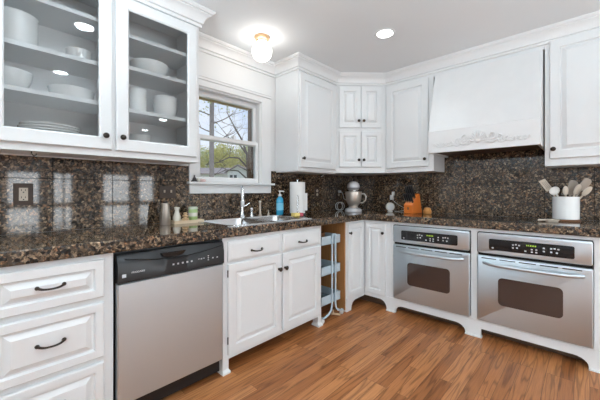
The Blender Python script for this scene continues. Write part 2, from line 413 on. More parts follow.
for a, b in EWIN: we.box((EAST, a, 0), (EAST + .12, b, ez0)); we.box((EAST, a, ez1), (EAST + .12, b, ZC))
struct(we.build('wall_east', wallp, loc=(0, 0, 0), smooth=0))
for k, (a, b) in enumerate(EWIN):
    fr = MB(FW(EAST)); fr.M = frame_m((EAST, 0, 0), (0, -1, 0), (-1, 0, 0))
    fr.frame(-b - .05, ez0 - .05, -a + .05, ez1 + .05, .06, -.03, .02); fr.box((-b, .83, -.03), (-a, .93, .01))
    o = struct(fr.build('window_%d' % (k + 2), trimp, smooth=0))
    MB().box((EAST + .05, a, ez0), (EAST + .054, b, ez1)).build('pane', panem, o, smooth=0)
for k, (a, b) in enumerate(((SOUTH, -3.42),)):
    struct(MB().box((0.0, a, 0), (.014, b, .11)).build('baseboard_west', trimp, smooth=0))
struct(MB().box((2.62, -.014, 0), (EAST, 0, .11)).build('baseboard_north', trimp, smooth=0))
struct(MB().box((EAST - .014, SOUTH, 0), (EAST, 0, .11)).build('baseboard_east', trimp, smooth=0))
struct(MB().box((FILL_DOOR[1] + .08, SOUTH, 0), (EAST, SOUTH + .014, .11)).build('baseboard_south', trimp, smooth=0))

# backsplash: granite wall tiles
YL = -3.40
bs = MB(); bs.box((0, YL, .937), (.012, -2.23, 1.372)); bs.box((0, -2.23, .937), (.012, -1.36, 1.155)); bs.box((0, -1.36, .937), (.012, 0, 1.372))
struct(bs.build('trim_1', gran_w, loc=(0, 0, 0), smooth=0))
bn = MB(); bn.box((.012, -.012, .937), (1.20, 0, 1.372)); bn.box((1.20, -.012, .937), (2.07, 0, 1.60)); bn.box((2.07, -.012, .937), (2.60, 0, 1.372))
struct(bn.build('trim_2', gran_n, loc=(0, 0, 0), smooth=0))

# crown moulding, mitred round wall and cabinets
CP = [(.0, 2.318), (.014, 2.318), (.014, 2.332), (.009, 2.336), (.009, 2.341), (.022, 2.343), (.024, 2.350), (.027, 2.362), (.036, 2.380), (.050, 2.394), (.062, 2.400), (.062, 2.406), (.074, 2.409), (.078, 2.416), (.083, 2.420), (.083, 2.4295), (.0, 2.4295)]
def crown(path, name):
    pts = [Vector(p) for p in path]; loops = []
    for i, p in enumerate(pts):
        ns = []
        for a, b in ((i - 1, i), (i, i + 1)):
            if a >= 0 and b < len(pts):
                d = (pts[b] - pts[a]).normalized(); ns.append(Vector((d.y, -d.x)))
        nn = sum(ns, Vector((0, 0))) / len(ns); nn = nn / nn.length_squared if len(ns) > 1 else nn
        loops.append([(p.x + nn.x * o, p.y + nn.y * o, z) for o, z in CP])
    return struct(MB().rings(loops).build(name, trimp, smooth=25))
crown([(.326, -3.40), (.326, -2.312), (.001, -2.312), (.001, -1.308), (.326, -1.308), (.326, -.7055), (.7055, -.326), (2.60, -.326)], 'trim_3')

# ------------------------------------------------------------------ west window
win = MB(FW(0))
cw = .115; cl = .078
# casing (two moulded steps), head, stool and apron
win.frame(WY0 - cl, WZ0, WY1 + cw, WZ1 + .075, (cl, .001, cw, .075), 0, .018)
win.box((WY0 - cl - .004, WZ1 + .055, .018), (WY1 + cw + .004, WZ1 + .075, .028)); win.box((WY0 - cl - .004, WZ1 + .075, 0), (WY1 + cw + .004, WZ1 + .085, .034))
w1 = struct(win.build('window_1', trimp, loc=(0, -1.8, WZ0), smooth=0))
jb = MB()
jb.box((-.15, WY0, WZ0), (0, WY0 + .012, WZ1)); jb.box((-.15, WY1 - .012, WZ0), (0, WY1, WZ1)); jb.box((-.15, WY0, WZ1 - .012), (0, WY1, WZ1)); jb.box((-.15, WY0, WZ0), (0, WY1, WZ0 + .012))
jb.build('window_jamb', trimp, w1, smooth=0)
st = MB(); st.box((-.03, WY0 - cl - .02, WZ0 - .004), (.055, WY1 + cw + .025, WZ0 + .016)); st.build('window_stool', trimp, w1, bevel=.004)
MB().box((0, WY0 - cl, 1.153), (.022, WY1 + cw, WZ0 - .004)).build('window_apron', trimp, w1, bevel=.003)
def sash(nm, z0, z1, x, wb, wt):
    f = MB(FW(x)); f.frame(WY0 + .012, z0, WY1 - .012, z1, (.026, wb, .030, wt), -.03, 0, .004)
    s = f.build(nm, trimp, w1, smooth=0)
    MB().box((x - .018, WY0 + .034, z0 + wb - .004), (x - .014, WY1 - .036, z1 - wt + .004)).build('pane', panem, s, smooth=0)
sash('upper_sash', 1.606, WZ1 - .012, -.055, .035, .045)
sash('lower_sash', WZ0 + .016, 1.645, -.018, .045, .040)
MB().lathe([(0, 0), (.012, 0), (.012, .012), (.02, .014), (.02, .02), (0, .022)], (-.01, -1.80, 1.645)).build('sash_lock', trimp, w1)
# ------------------------------------------------------------------ outdoors
gnd = MB(); gnd.add([(-.3, -30, -.5), (-.3, 40, -.5), (-18, 50, .4), (-18, -30, .4), (-90, 90, 2.6), (-90, -30, 2.6)], [(0, 1, 2, 3), (3, 2, 4, 5)])
struct(gnd.build('ground', grassm, loc=(0, 0, 0), smooth=0))
struct(MB().box((-.3, -40, -.6), (60, 40, -.45)).build('unseen_terrace', vary('terrace_concrete', (.45, .45, .44), .1, 2, .9), loc=(0, 0, 0), smooth=0))  # unseen ground, made grey concrete to keep reflections neutral
MB().box((-.15, WY1 - .040, WZ0 + .012), (-.098, WY1 - .012, WZ1 - .012)).build('outer_stop', postm, w1, smooth=0)
MB().box((-.15, WY0 + .012, WZ1 - .058), (-.098, WY1 - .045, WZ1 - .012)).build('outer_head', stripm, w1, smooth=0)
Fv = Vector((-math.sin(R(43.423)), math.cos(R(43.423)), 0)); Rv = Vector((Fv.y, -Fv.x, 0)); C0 = Vector((2.297, -3.365, 0))
def spot(depth, lat, z=0): p = C0 + Fv * depth + Rv * lat; return Vector((p.x, p.y, z))
# neighbouring house (local frame: x across, y away, z up)
hp = spot(45, -9.2, 1.4)
house = thing('house', hp, 'white neighbouring house with grey gabled roof seen through window', 'house')
HM = Matrix.Translation(hp) @ Matrix.Rotation(R(43.423), 4, 'Z')
hb = MB(HM); hb.box((-10.5, 1.2, 0), (-1.6, 7.5, 2.6)); hb.prism([(-1.6, 0), (1.6, 0), (1.6, 2.6), (0, 3.45), (-1.6, 2.6)], 0, 7.5, 'y'); hb.build('wall', sidingm, house, smooth=0)
rf = MB(HM); rf.prism([(-1.9, 2.45), (0, 3.50), (1.9, 2.45), (1.9, 2.60), (0, 3.68), (-1.9, 2.60)], -.35, 7.8, 'y')
rf.prism([(.6, 2.25), (4.3, 3.35), (8.2, 2.3), (8.2, 2.45), (4.3, 3.5), (.6, 2.4)], -10.9, -1.2, 'x'); rf.build('roof', roofm, house, smooth=0)
fa = MB(HM); fa.prism([(-1.95, 2.36), (0, 3.42), (1.95, 2.36), (1.95, 2.47), (0, 3.53), (-1.95, 2.47)], -.40, -.34, 'y'); fa.build('fascia', fasciam, house, smooth=0)
for wx in (-1.25, -.65):
    f = MB(HM).box((wx - .02, -.05, 1.55), (wx + .50, .02, 2.15)).build('window', trimp, house, smooth=0)
    MB(HM).box((wx + .03, -.07, 1.6), (wx + .45, -.05, 2.1)).build('pane', housewin, f, smooth=0)
def branch(b, p, d, L, r, depth, spread):
    pts = [p]; rs = [r]; q = p.copy(); dd = d.copy()
    for i in range(4):
        dd = (dd + Vector((random.uniform(-1, 1), random.uniform(-1, 1), random.uniform(-.5, .8))) * .16).normalized()
        q = q + dd * L / 4; pts.append(q.copy()); rs.append(r * (1 - .11 * (i + 1)))
    b.tube(pts, rs, 5, cap=False)
    if depth:
        for i in range(random.randint(2, 3)):
            k = random.randint(2, 4)
            nd = (dd + Vector((random.uniform(-1, 1), random.uniform(-1, 1), random.uniform(-.3, .7))) * spread).normalized()
            branch(b, pts[k], nd, L * random.uniform(.55, .8), rs[k] * .62, depth - 1, spread)
def leaves(center, rad, n, size, seed):
    rnd = random.Random(seed); b = MB(); clumps = []
    for i in range(14):
        while True:
            p = Vector((rnd.uniform(-1, 1), rnd.uniform(-1, 1), rnd.uniform(-1, 1)))
            if p.length < 1: break
        clumps.append((Vector((p.x * rad[0], p.y * rad[1], p.z * rad[2])) * .8, rnd.uniform(.25, .5)))
    for i in range(n):
        c, s = rnd.choice(clumps); p = Vector((rnd.gauss(0, 1), rnd.gauss(0, 1), rnd.gauss(0, 1)))
        q = Vector(center) + c + Vector((p.x * rad[0], p.y * rad[1], p.z * rad[2])) * s * .6
        a = Vector((rnd.uniform(-1, 1), rnd.uniform(-1, 1), rnd.uniform(-1, 1))).normalized() * size; e = a.cross(Vector((rnd.uniform(-1, 1), rnd.uniform(-1, 1), rnd.uniform(-1, 1)))).normalized() * size * .6
        b.add([q - a, q + e, q + a, q - e], [(0, 1, 2, 3)])
    return b
# pine trunk close to the window
tp = spot(11, -3.21, -.2)
pt = thing('pine_tree', tp, 'tall straight grey pine trunk close to the house outside window', 'tree')
pb = MB(); pb.tube([tp, tp + Vector((0, 0, 3)), tp + Vector((.03, 0, 6)), tp + Vector((.05, .02, 11))], [.095, .082, .075, .05], 12); pb.build('trunk', barkm, pt, smooth=60)
bb = MB()
for z, sgn in ((2.9, 1), (3.3, -1), (3.6, 1), (3.9, -1), (4.4, 1), (4.8, -1)):
    branch(bb, tp + Vector((0, 0, z + .2)), (Rv * sgn + Vector((0, 0, .35))).normalized(), .9, .022, 2, .8)
bb.build('branch', twigm, pt, smooth=60)
lb = leaves(tp + Vector((0, 0, 4.9)), (1.1, 1.1, 1.1), 420, .045, 5); lb.build('crown', leafms[1], pt, smooth=0)
# bare leaning tree to the right
tp = spot(15, -2.55, .1)
bt = thing('bare_tree', tp, 'bare dark tree with crooked leaning branches outside window', 'tree')
b = MB()
def crooked(pts, r0, r1):
    ps = [tp + Rv * x + Fv * y + Vector((0, 0, z)) for x, y, z in pts]; n = len(ps)
    b.tube(ps, [r0 + (r1 - r0) * i / (n - 1) for i in range(n)], 6, cap=False); return ps
ps = crooked([(0, 0, 0), (.0, 0, 1.5), (-.05, .1, 2.2), (-.1, .1, 2.9), (-.35, .2, 3.6), (-.75, .2, 4.3), (-1.1, .1, 5.0)], .10, .02)
ps2 = crooked([(-.05, .1, 2.2), (-.5, .1, 2.7), (-1.0, .2, 2.75), (-1.5, .1, 2.5), (-2.1, .0, 2.35)], .05, .015)
ps3 = crooked([(-.1, .1, 2.9), (-.5, .3, 3.4), (-1.0, .3, 3.7), (-1.4, .2, 4.2)], .05, .012)
ps4 = crooked([(0, 0, 1.6), (-.5, -.1, 2.05), (-1.1, -.1, 2.1), (-1.7, 0, 1.85)], .045, .012)
for P in (ps, ps2, ps3, ps4):
    for q in P[2:]:
        for k in range(2): branch(b, q, Vector((random.uniform(-1, 1), random.uniform(-1, 1), random.uniform(-.1, 1))).normalized(), .8, .014, 2, .8)
b.build('trunk', twigm, bt, smooth=60)
TREES = [(58, -21.5, 5.6, 3.7, 0, 'broad yellow-green tree behind the house, farthest left in window'), (63, -18.2, 5.8, 4.0, 1, 'pale green tree behind the long house roof, left of gable'),
         (57, -14.2, 5.2, 3.6, 0, 'yellow-green tree just behind the house gable'), (64, -11.4, 5.8, 4.2, 2, 'tan budding tree behind the house, right of gable'),
         (59, -8.0, 5.4, 3.8, 1, 'pale green tree at the right edge of the window view'), (74, -20.5, 7.4, 4.6, 3, 'taller dark green tree at the back of the tree line, left'), (78, -13.2, 7.8, 4.8, 1, 'tallest pale tree at the back of the tree line, right')]
for k, (dp, lat, hc, rr, mi, lab) in enumerate(TREES):
    base = spot(dp, lat, 1.8); t_ = thing('leafy_tree', base, lab, 'tree', 'trees behind the neighbouring house')
    q = MB(); q.tube([base, base + Vector((.2, 0, hc * .5)), base + Vector((.1, .2, hc))], [.22, .16, .08], 8); q.build('trunk', barkm, t_, smooth=60)
    leaves(base + Vector((0, 0, hc)), (rr, rr, rr * .85), 2600, .19, 20 + k).build('crown', leafms[mi], t_, smooth=0)

# ------------------------------------------------------------------ countertop
ZT, ZB = .937, .876
SY0, SY1, SX0, SX1 = -2.235, -1.40, .060, .590          # sink cut-out
ct = MB()
g = .0
ct.prism([(.013, YL), (.64, YL), (.64, SY0 + .012), (.013, SY0 + .012)], ZB, ZT)
ct.prism([(.013, SY1 - .012), (.64, SY1 - .012), (.64, -.66), (.655, -.64), (2.46, -.64), (2.46, -.013), (.013, -.013)], ZB, ZT)
ct.box((.013, SY0 + .012, ZB), (SX0 + .012, SY1 - .012, ZT)); ct.box((SX1 - .012, SY0 + .012, ZB), (.64, SY1 - .012, ZT))
tag(ct.build('countertop', gran_top, bevel=.006, smooth=30), 'dark speckled granite L-shaped countertop running under window and along ovens', 'countertop')

# ------------------------------------------------------------------ base cabinets, west run
M = FW(.61)
def base_root(name, y0, y1, label): return thing(name, (.3, (y0 + y1) / 2, 0), label, 'cabinet')
bc = base_root('base_cabinet', -3.375, -2.925, 'white base cabinet with three drawers, left of the dishwasher')
b = MB(); b.box((.02, -3.375, .10), (.61, -2.916, .872)); b.build('carcass', white, bc, bevel=.002)
MB().box((.03, -3.37, 0), (.54, -2.935, .10)).build('toe_kick', kick, bc, smooth=0)
for v0, v1 in ((.672, .848), (.388, .645), (.12, .362)):
    d = door(M, -3.355, v0, -2.958, v1, bc, 'drawer', .040, .026)
    if v0 > .2: pull(M, -3.157, (v0 + v1) / 2 + .008, .022, d)
    else: pull(M, -3.157, (v0 + v1) / 2 + .008, .022, d)

# dishwasher
dw = thing('dishwasher', (.3, -2.61, 0), 'stainless steel dishwasher with black control panel', 'dishwasher')
DY0, DY1 = -2.905, -2.312
MB().box((.05, DY0 - .006, .02), (.585, DY1 + .002, .868)).build('tub_body', black, dw, smooth=0)
dd = MB(M); dd.panel(DY0, .115, DY1, .716, [(0, -.01), (0, .022), (.006, .028), (.008, .028)]); dd.build('door_panel', steelm, dw, smooth=40)
cpn = MB(M)
n_ = 24; loops = []
# control panel with a shallow scooped latch recess along its top
prof = [(.720, .030), (.724, .034), (.800, .034), (.815, .030), (.845, .026), (.860, .012), (.860, -.01), (.720, -.01)]
vs = []
for i in range(n_ + 1):
    u = DY0 + (DY1 - DY0) * i / n_; s_ = math.exp(-((u - (DY0 + DY1) / 2) / .11) ** 2)
    loops.append([(u, v - (.0 if v < .83 else .0), n - (s_ * .012 if .81 < v < .85 else 0)) for v, n in prof])
cpn.rings(loops); cp_ = cpn.build('control_panel', black, dw, smooth=40)
lt = MB(M)
lt.prism([(-2.70, .840), (-2.56, .840), (-2.575, .822), (-2.60, .816), (-2.66, .816), (-2.685, .822)], .022, .031, 'z'); lt.build('latch_recess', blackglass, cp_, smooth=0)
tr = []
for i in range(21):
    t_ = i / 20; tr.append((DY0 + .03 + (DY1 - DY0 - .04) * t_, .838 - .030 * (1 - (2 * t_ - 1) ** 2), .0335))
MB(M).tube(tr, .0018, 6).build('trim_line', blackglass, cp_, smooth=50)
def btn(M_, u0, v0, u1, v1, n0, n1, par): MB(M_).box((u0, v0, n0), (u1, v1, n1)).build('button', printm, par, smooth=0)
DB = [(-2.638 + k * .0265, .766, -2.628 + k * .0265, .775) for k in range(5)] + [(-2.487 + k * .016, .774 - .003 * (k % 2), -2.478 + k * .016, .777) for k in range(3)] + [(-2.425, .758 + k * .012, -2.418, .763 + k * .012) for k in range(3)] + [(-2.395, .765, -2.386, .772), (-2.366, .765, -2.357, .771)]
for q in DB: btn(M, *q, .033, .0352, cp_)
MB(M).box((-2.887, .747, .033), (-2.869, .764, .0352)).build('badge', printm, cp_, smooth=0)
def text(s, size, M4, mat, name, parent, depth=.0006):
    cu = bpy.data.curves.new(name, 'FONT'); cu.body = s; cu.size = size; cu.extrude = depth
    tmp = bpy.data.objects.new('tmp', cu); col.objects.link(tmp)
    dg = bpy.context.evaluated_depsgraph_get(); me = bpy.data.meshes.new_from_object(tmp.evaluated_get(dg)); bpy.data.objects.remove(tmp)
    base = Vector(parent['_o']); me.transform(Matrix.Translation(-base) @ M4); me.materials.clear(); me.materials.append(mat); me.name = name
    o = bpy.data.objects.new(name, me); col.objects.link(o); o.parent = parent; o['_o'] = tuple(base); return o
text('FRIGIDAIRE', .0125, M @ Matrix.Translation((-2.845, .762, .0348)), printm, 'lettering', cp_)
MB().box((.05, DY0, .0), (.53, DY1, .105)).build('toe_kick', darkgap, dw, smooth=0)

# sink base cabinet on turned-up legs
sb = base_root('sink_base_cabinet', -2.305, -1.312, 'white base cabinet under the sink with two doors and two false drawers')
Y0, Y1 = -2.303, -1.315
b = MB(); b.box((.02, Y0, .085), (.61, Y1, .865 - .20)); b.box((.592, Y0, .66), (.61, Y1, .872)); b.box((.02, Y0, .66), (.592, Y0 + .018, .872)); b.box((.02, Y1 - .018, .66), (.592, Y1, .872)); b.build('carcass', white, sb, smooth=0)
for a in (Y0, Y1 - .045):
    l = MB(); l.box((.555, a, .022), (.612, a + .045, .20)); l.box((.545, a - .006, 0), (.628, a + .051, .012)); l.rings([[(.545, a - .006, .012), (.628, a - .006, .012), (.628, a + .051, .012), (.545, a + .051, .012)], [(.555, a, .024), (.614, a, .024), (.614, a + .045, .024), (.555, a + .045, .024)]]); l.build('leg', white, sb, smooth=0)
MB().box((.03, Y0 + .01, 0), (.40, Y1 - .01, .085)).build('toe_kick', darkgap, sb, smooth=0)  # dark gap under the cabinet, its shade put into a near-black box
for a, b_ in ((-2.268, -1.812), (-1.783, -1.345)):
    d = MB(M).panel(a, .716, b_, .848, slab()).build('drawer_front', white, sb, smooth=20)
    pull(M, -2.041 if a < -2 else -1.571, .768, .020, d)
for a, b_, ku in ((-2.268, -1.804, -1.832), (-1.785, -1.342, -1.770)):
    d = door(M, a, .115, b_, .700, sb, 'door', .058, .03); knob(M, ku, .592, .019, d, 1.05)
for z in (.19, .62): MB().tube([(.628, -2.274, z), (.628, -2.274, z + .045)], .004, 8).build('hinge', bronze, sb)

# corner base cabinet with two hinged doors meeting in the inside corner
cb = thing('corner_base_cabinet', (.35, -.35, 0), 'white corner base cabinet with two narrow doors beside the left oven', 'cabinet')
b = MB(); b.prism([(.02, -.928), (.61, -.928), (.61, -.61), (.91, -.61), (.91, -.02), (.02, -.02)], .135, .872); b.build('carcass', white, cb, bevel=.002)
MB().box((.02, -.942, .02), (.598, -.929, .872)).build('side_panel', plym, cb, smooth=0)
d = door(M, -.922, .143, -.640, .852, cb, 'door', .048, .026); knob(M, -.904, .766, .019, d, .95)
MN = FN(-.61)
d = door(MN, .640, .137, .862, .848, cb, 'door', .048, .026); knob(MN, .840, .757, .019, d, .95)
def arch(u0, u1, zt, f0, f1, zs=.078, zf=.0):
    """apron with bracket feet at both ends; f = foot widths"""
    pts = [(u0, zt), (u0, zf)]
    if f0: pts += [(u0 + f0, zf), (u0 + f0 + .004, .018)]
    else: pts = [(u0, zt), (u0, zs)]
    if f0:
        for i in range(7):
            a = R(90) * i / 6; pts.append((u0 + f0 + .004 + .075 * (1 - math.cos(a)), .018 + (zs - .018) * math.sin(a)))
    if f1:
        for i in range(7):
            a = R(90) * (1 - i / 6); pts.append((u1 - f1 - .004 - .075 * (1 - math.cos(a)), .018 + (zs - .018) * math.sin(a)))
        pts += [(u1 - f1 - .004, .018), (u1 - f1, zf), (u1, zf), (u1, zt)]
    else: pts += [(u1, zs), (u1, zt)]
    return pts
v = MB(M); v.prism(arch(-.928, -.612, .136, .075, 0, .088), -.10 + .078, .004, 'z'); v.box((-.93, 0, -.10), (-.855, .075, 0))
v.M = MN; v.prism(arch(.612, .911, .136, 0, .040, .095), -.022, .004, 'z'); v.box((.868, -.0, -.022), (.911, .012, .016)); v.build('bracket_foot_apron', white, cb, smooth=20)
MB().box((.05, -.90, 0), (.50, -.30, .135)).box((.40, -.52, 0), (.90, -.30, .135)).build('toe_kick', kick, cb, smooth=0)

# oven cabinet
oc = thing('oven_cabinet', (1.68, -.3, 0), 'white base cabinet framing the two wall ovens', 'cabinet')
OX = [.945, 1.613, 1.660, 2.334]
ff = MB(MN)
ff.box((.912, .135, -.03), (OX[0], .872, 0)); ff.box((OX[1], .135, -.03), (OX[2], .872, 0)); ff.box((OX[3], .135, -.03), (2.44, .872, 0))
for a, c in ((OX[0], OX[1]), (OX[2], OX[3])): ff.box((a, .851, -.03), (c, .872, 0)); ff.box((a, .135, -.03), (c, .149, 0))
ff.build('face_frame', white, oc, smooth=0)
e_ = MB(); e_.box((2.42, -.58, .0), (2.44, -.02, .872)); e_.box((.914, -.05, .135), (2.42, -.02, .872)); e_.box((.914, -.58, .135), (2.42, -.05, .148)); e_.build('carcass', white, oc, smooth=0)
v = MB(MN); v.prism(arch(.9115, 1.684, .134, .044, .110, .074), -.022, .004, 'z'); v.prism(arch(1.684, 2.44, .134, 0, .128, .072), -.022, .004, 'z')
for a, c in ((.9115, .959), (1.570, 1.690), (2.308, 2.445)): v.box((a, 0, -.022), (c, .012, .016))
v.build('bracket_foot_apron', white, oc, smooth=20)
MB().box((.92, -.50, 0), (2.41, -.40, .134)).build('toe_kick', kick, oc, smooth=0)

def rrect(u0, v0, u1, v1, r, k=6):
    pts = []
    for cx, cy, a0 in ((u1 - r, v0 + r, -90), (u1 - r, v1 - r, 0), (u0 + r, v1 - r, 90), (u0 + r, v0 + r, 180)):
        for i in range(k + 1):
            a = R(a0 + 90 * i / k); pts.append((cx + r * math.cos(a), cy + r * math.sin(a)))
    return pts
def oven(x0, x1, label):
    ov = thing('wall_oven', ((x0 + x1) / 2, -.35, .15), label, 'oven', 'wall ovens under the counter')
    Mo = FN(-.612)
    MB().box((x0 + .006, -.605, .152), (x1 - .006, -.10, .845)).build('body', darkgap, ov, smooth=0)
    q = MB(Mo); q.rings([[(u, v_, 0) for u, v_ in rrect(x0 + .001, .684, x1 - .001, .850, .016)], [(u, v_, .014) for u, v_ in rrect(x0 + .001, .684, x1 - .001, .850, .016)]]); q.build('edge_gasket', black, ov, smooth=40)
    cp = MB(Mo); A = rrect(x0 + .006, .686, x1 - .006, .845, .014)
    cp.rings([[(u, v_, .002) for u, v_ in A], [(u, v_, .020) for u, v_ in A], [(u, v_, .024) for u, v_ in rrect(x0 + .010, .690, x1 - .010, .841, .012)]]); cp = cp.build('control_panel', steelm, ov, smooth=40)
    gl = MB(Mo); A = rrect(x0 + .084, .717, x1 - .094, .803, .012); gl.rings([[(u, v_, .023) for u, v_ in A], [(u, v_, .0258) for u, v_ in A]]); gl = gl.build('control_glass', blackglass, cp, smooth=0)
    ux = x0 + .084
    ds = MB(Mo)
    for k, (du, w_) in enumerate(((.236, .005), (.245, .005), (.256, .010), (.270, .010), (.284, .008))):
        ds.box((ux + du, .773, .0256), (ux + du + w_, .783, .0266))
    ds.build('display', greend, cp, smooth=0)
    for du, dv in ((.150, .028), (.175, .030), (.150, .050), (.168, .054), (.188, .050), (.225, .014), (.262, .012), (.288, .012), (.262, .030), (.288, .030), (.330, .026), (.330, .048), (.370, .026), (.400, .024), (.370, .050), (.388, .052), (.408, .050), (.020, .012)):
        btn(Mo, ux + du, .717 + dv, ux + du + .011, .717 + dv + .010, .0256, .0264, cp)
    D = MB(Mo); A = rrect(x0 + .004, .152, x1 - .004, .666, .008)
    D.rings([[(u, v_, .0) for u, v_ in A], [(u, v_, .026) for u, v_ in A], [(u, v_, .032) for u, v_ in rrect(x0 + .010, .158, x1 - .010, .660, .006)]]); D = D.build('door', steelm, ov, smooth=40)
    W_ = MB(Mo); A = rrect(x0 + .146, .303, x1 - .152, .512, .030); W_.rings([[(u, v_, .030) for u, v_ in A], [(u, v_, .0335) for u, v_ in A]]); W_.build('window', ovenglass, D, smooth=0)
    vt = MB(Mo); n_ = 5; wv = (x1 - x0 - .07) / n_
    for k in range(n_): vt.box((x0 + .035 + k * wv, .645, .030), (x0 + .035 + k * wv + wv - .022, .652, .0328))
    vt.build('vent_slots', black, D, smooth=0)
    hd = MB(Mo); pts = []
    for i in range(17):
        t_ = -1 + 2 * i / 16; pts.append(((x0 + x1) / 2 + t_ * (x1 - x0 - .10) / 2, .612 - .004 * (1 - t_ * t_), .030 + .045 * (1 - abs(t_) ** 6)))
    hd.tube(pts, [.013] * 17, 10, flat=.8); hd.build('handle', steelm, D, smooth=60)
    return ov
oven(OX[0], OX[1], 'stainless steel wall oven next to the corner cabinet, left of two')
oven(OX[2], OX[3], 'stainless steel wall oven below the utensil crock, right of two')

# cooktop
ck = MB(); A = rrect(1.30, -.545, 2.00, -.090, .02); ck.rings([[(u, v_, ZT) for u, v_ in A], [(u, v_, ZT + .005) for u, v_ in A]]); ck.build('cooktop', blackglass)
tag(bpy.data.objects['cooktop'], 'flat black glass cooktop set on the counter under the range hood', 'cooktop')

# ------------------------------------------------------------------ slim rolling cart
ca = thing('rolling_cart', (.36, -1.13, 0), 'slim blue-grey three-tier rolling cart in the gap between cabinets', 'cart')
for z in (.687, .415, .150):
    tr_ = MB(); x0, x1, y0, y1 = .14, .60, -1.298, -1.015; hh = .078
    tr_.frame(0, 0, 1, 1, .1, 0, .01) if False else None
    for a, c in (((x0, y0, z), (x1, y0 + .004, z + hh)), ((x0, y1 - .004, z), (x1, y1, z + hh)), ((x0, y0, z), (x0 + .004, y1, z + hh)), ((x1 - .004, y0, z), (x1, y1, z + hh)), ((x0, y0, z), (x1, y1, z + .004))): tr_.box(a, c)
    t_ = tr_.build('tray', greyblue, ca, smooth=0)
    MB().box((x0 + .006, y0 + .006, z + .005), (x1 - .006, y1 - .006, z + .012)).build('tray_liner', cartdark, t_, smooth=0)
for sx_, X in ((1, .612), (-1, .128)):
    fr_ = MB()
    for y, ye in ((-1.158, -1.29), (-1.108, -.99)):
        pts = [(X, y, .775), (X, y, .135), (X, y + (ye - y) * .10, .090), (X, y + (ye - y) * .35, .062), (X, y + (ye - y) * .7, .050), (X, ye, .046)]; fr_.tube(pts, .009, 8)
    fr_.tube([(X, -1.158, .775), (X, -1.108, .775)], .009, 8)
    fr_.build('side_frame', greyblue, ca, smooth=50)
for X in (.60, .14):
    for y in (-1.285, -.995):
        c_ = MB(); c_.lathe([(0, -.010), (.020, -.010), (.022, 0), (.020, .010), (0, .010)], (X, y, .022), axis='x', n=16); c_.box((X - .006, y - .004, .022), (X + .006, y + .004, .055)); c_.build('caster', whiteplastic, ca)
bk = MB(); bk.lathe([(0, 0), (.06, 0), (.075, .03), (.08, .09), (.074, .09), (.068, .03), (.055, .008), (0, .008)], (.47, -1.21, .700), n=20)
tag(bk.build('basket', coasterm), 'small brown bowl in the top tray of the rolling cart', 'bowl')
pg = MB(); pg.prism([(-.012, 0), (.012, 0), (.008, .014), (-.008, .014)], 0, .085, 'x'); pg.tube([(.02, 0, .012), (.010, .0, .045)], .006, 8)
pgM = Matrix.Translation((.530, -1.06, .0)) @ Matrix.Rotation(R(25), 4, 'Z')
pg.v = [pgM @ p for p in pg.v]
tag(pg.build('wooden_peg', pegm), 'small raw wooden peg lying on the floor beside the rolling cart', 'peg')

# ------------------------------------------------------------------ upper cabinets
# glass-front cabinet
gy0, gy1, gz0, gz1 = -3.395, -2.313, 1.372, 2.425
gc = thing('glass_cabinet', (.16, (gy0 + gy1) / 2, gz0), 'white wall cabinet with two glass doors full of white dishes', 'cabinet')
b = MB()
b.box((.004, gy0, gz0), (.016, gy1, gz1)); b.box((.004, gy0, gz0), (.305, gy0 + .018, gz1)); b.box((.004, gy1 - .018, gz0), (.305, gy1, gz1)); b.box((.004, -2.854, gz0), (.305, -2.836, gz1))
b.box((.004, gy0, gz0 + .005), (.305, gy1, gz0 + .040)); b.box((.004, gy0, 2.345), (.305, gy1, gz1))
b.build('carcass', inner, gc, smooth=0)
MG = FW(.305)
f = MB(MG); f.box((gy0, gz0 + .040, 0), (gy0 + .035, 2.29, .02)); f.box((gy1 - .035, gz0 + .040, 0), (gy1, 2.29, .02)); f.box((-2.865, gz0 + .040, 0), (-2.825, 2.29, .02)); f.box((gy0, gz0, 0), (gy1, gz0 + .040, .02)); f.box((gy0, 2.29, 0), (gy1, gz1, .02))
f.build('face_frame', white, gc, smooth=0)
SHL = [1.682, 1.902, 2.150]; SHR = [1.672, 1.930, 2.120]
for z in SHL: MB().box((.017, gy0 + .019, z - .022), (.300, -2.855, z)).build('shelf', white, gc, smooth=0)
for z in SHR: MB().box((.017, -2.835, z - .022), (.300, gy1 - .019, z)).build('shelf', white, gc, smooth=0)
MG2 = FW(.326)
for a, c, ku in ((-3.358, -2.850, -2.885), (-2.830, -2.338, -2.800)):
    q = MB(MG2); q.frame(a, 1.408, c, 2.305, (.068, .070, .064, .066), 0, .02, .004); d = q.build('door', white, gc, smooth=0)
    MB(MG2).box((a + .062, 1.472, .006), (c - .058, 2.245, .010)).build('pane', panem, d, smooth=0)
    knob(MG2, ku, 1.483, .019, d)
hk = MB(); hk.tube([(.30, -3.19, 1.372), (.30, -3.19, 1.360), (.302, -3.182, 1.350), (.300, -3.172, 1.356), (.30, -3.172, 1.362)], .003, 6); hk.build('light_puck_hook', bronze, gc)  # small dark hook standing in for an under-cabinet light puck

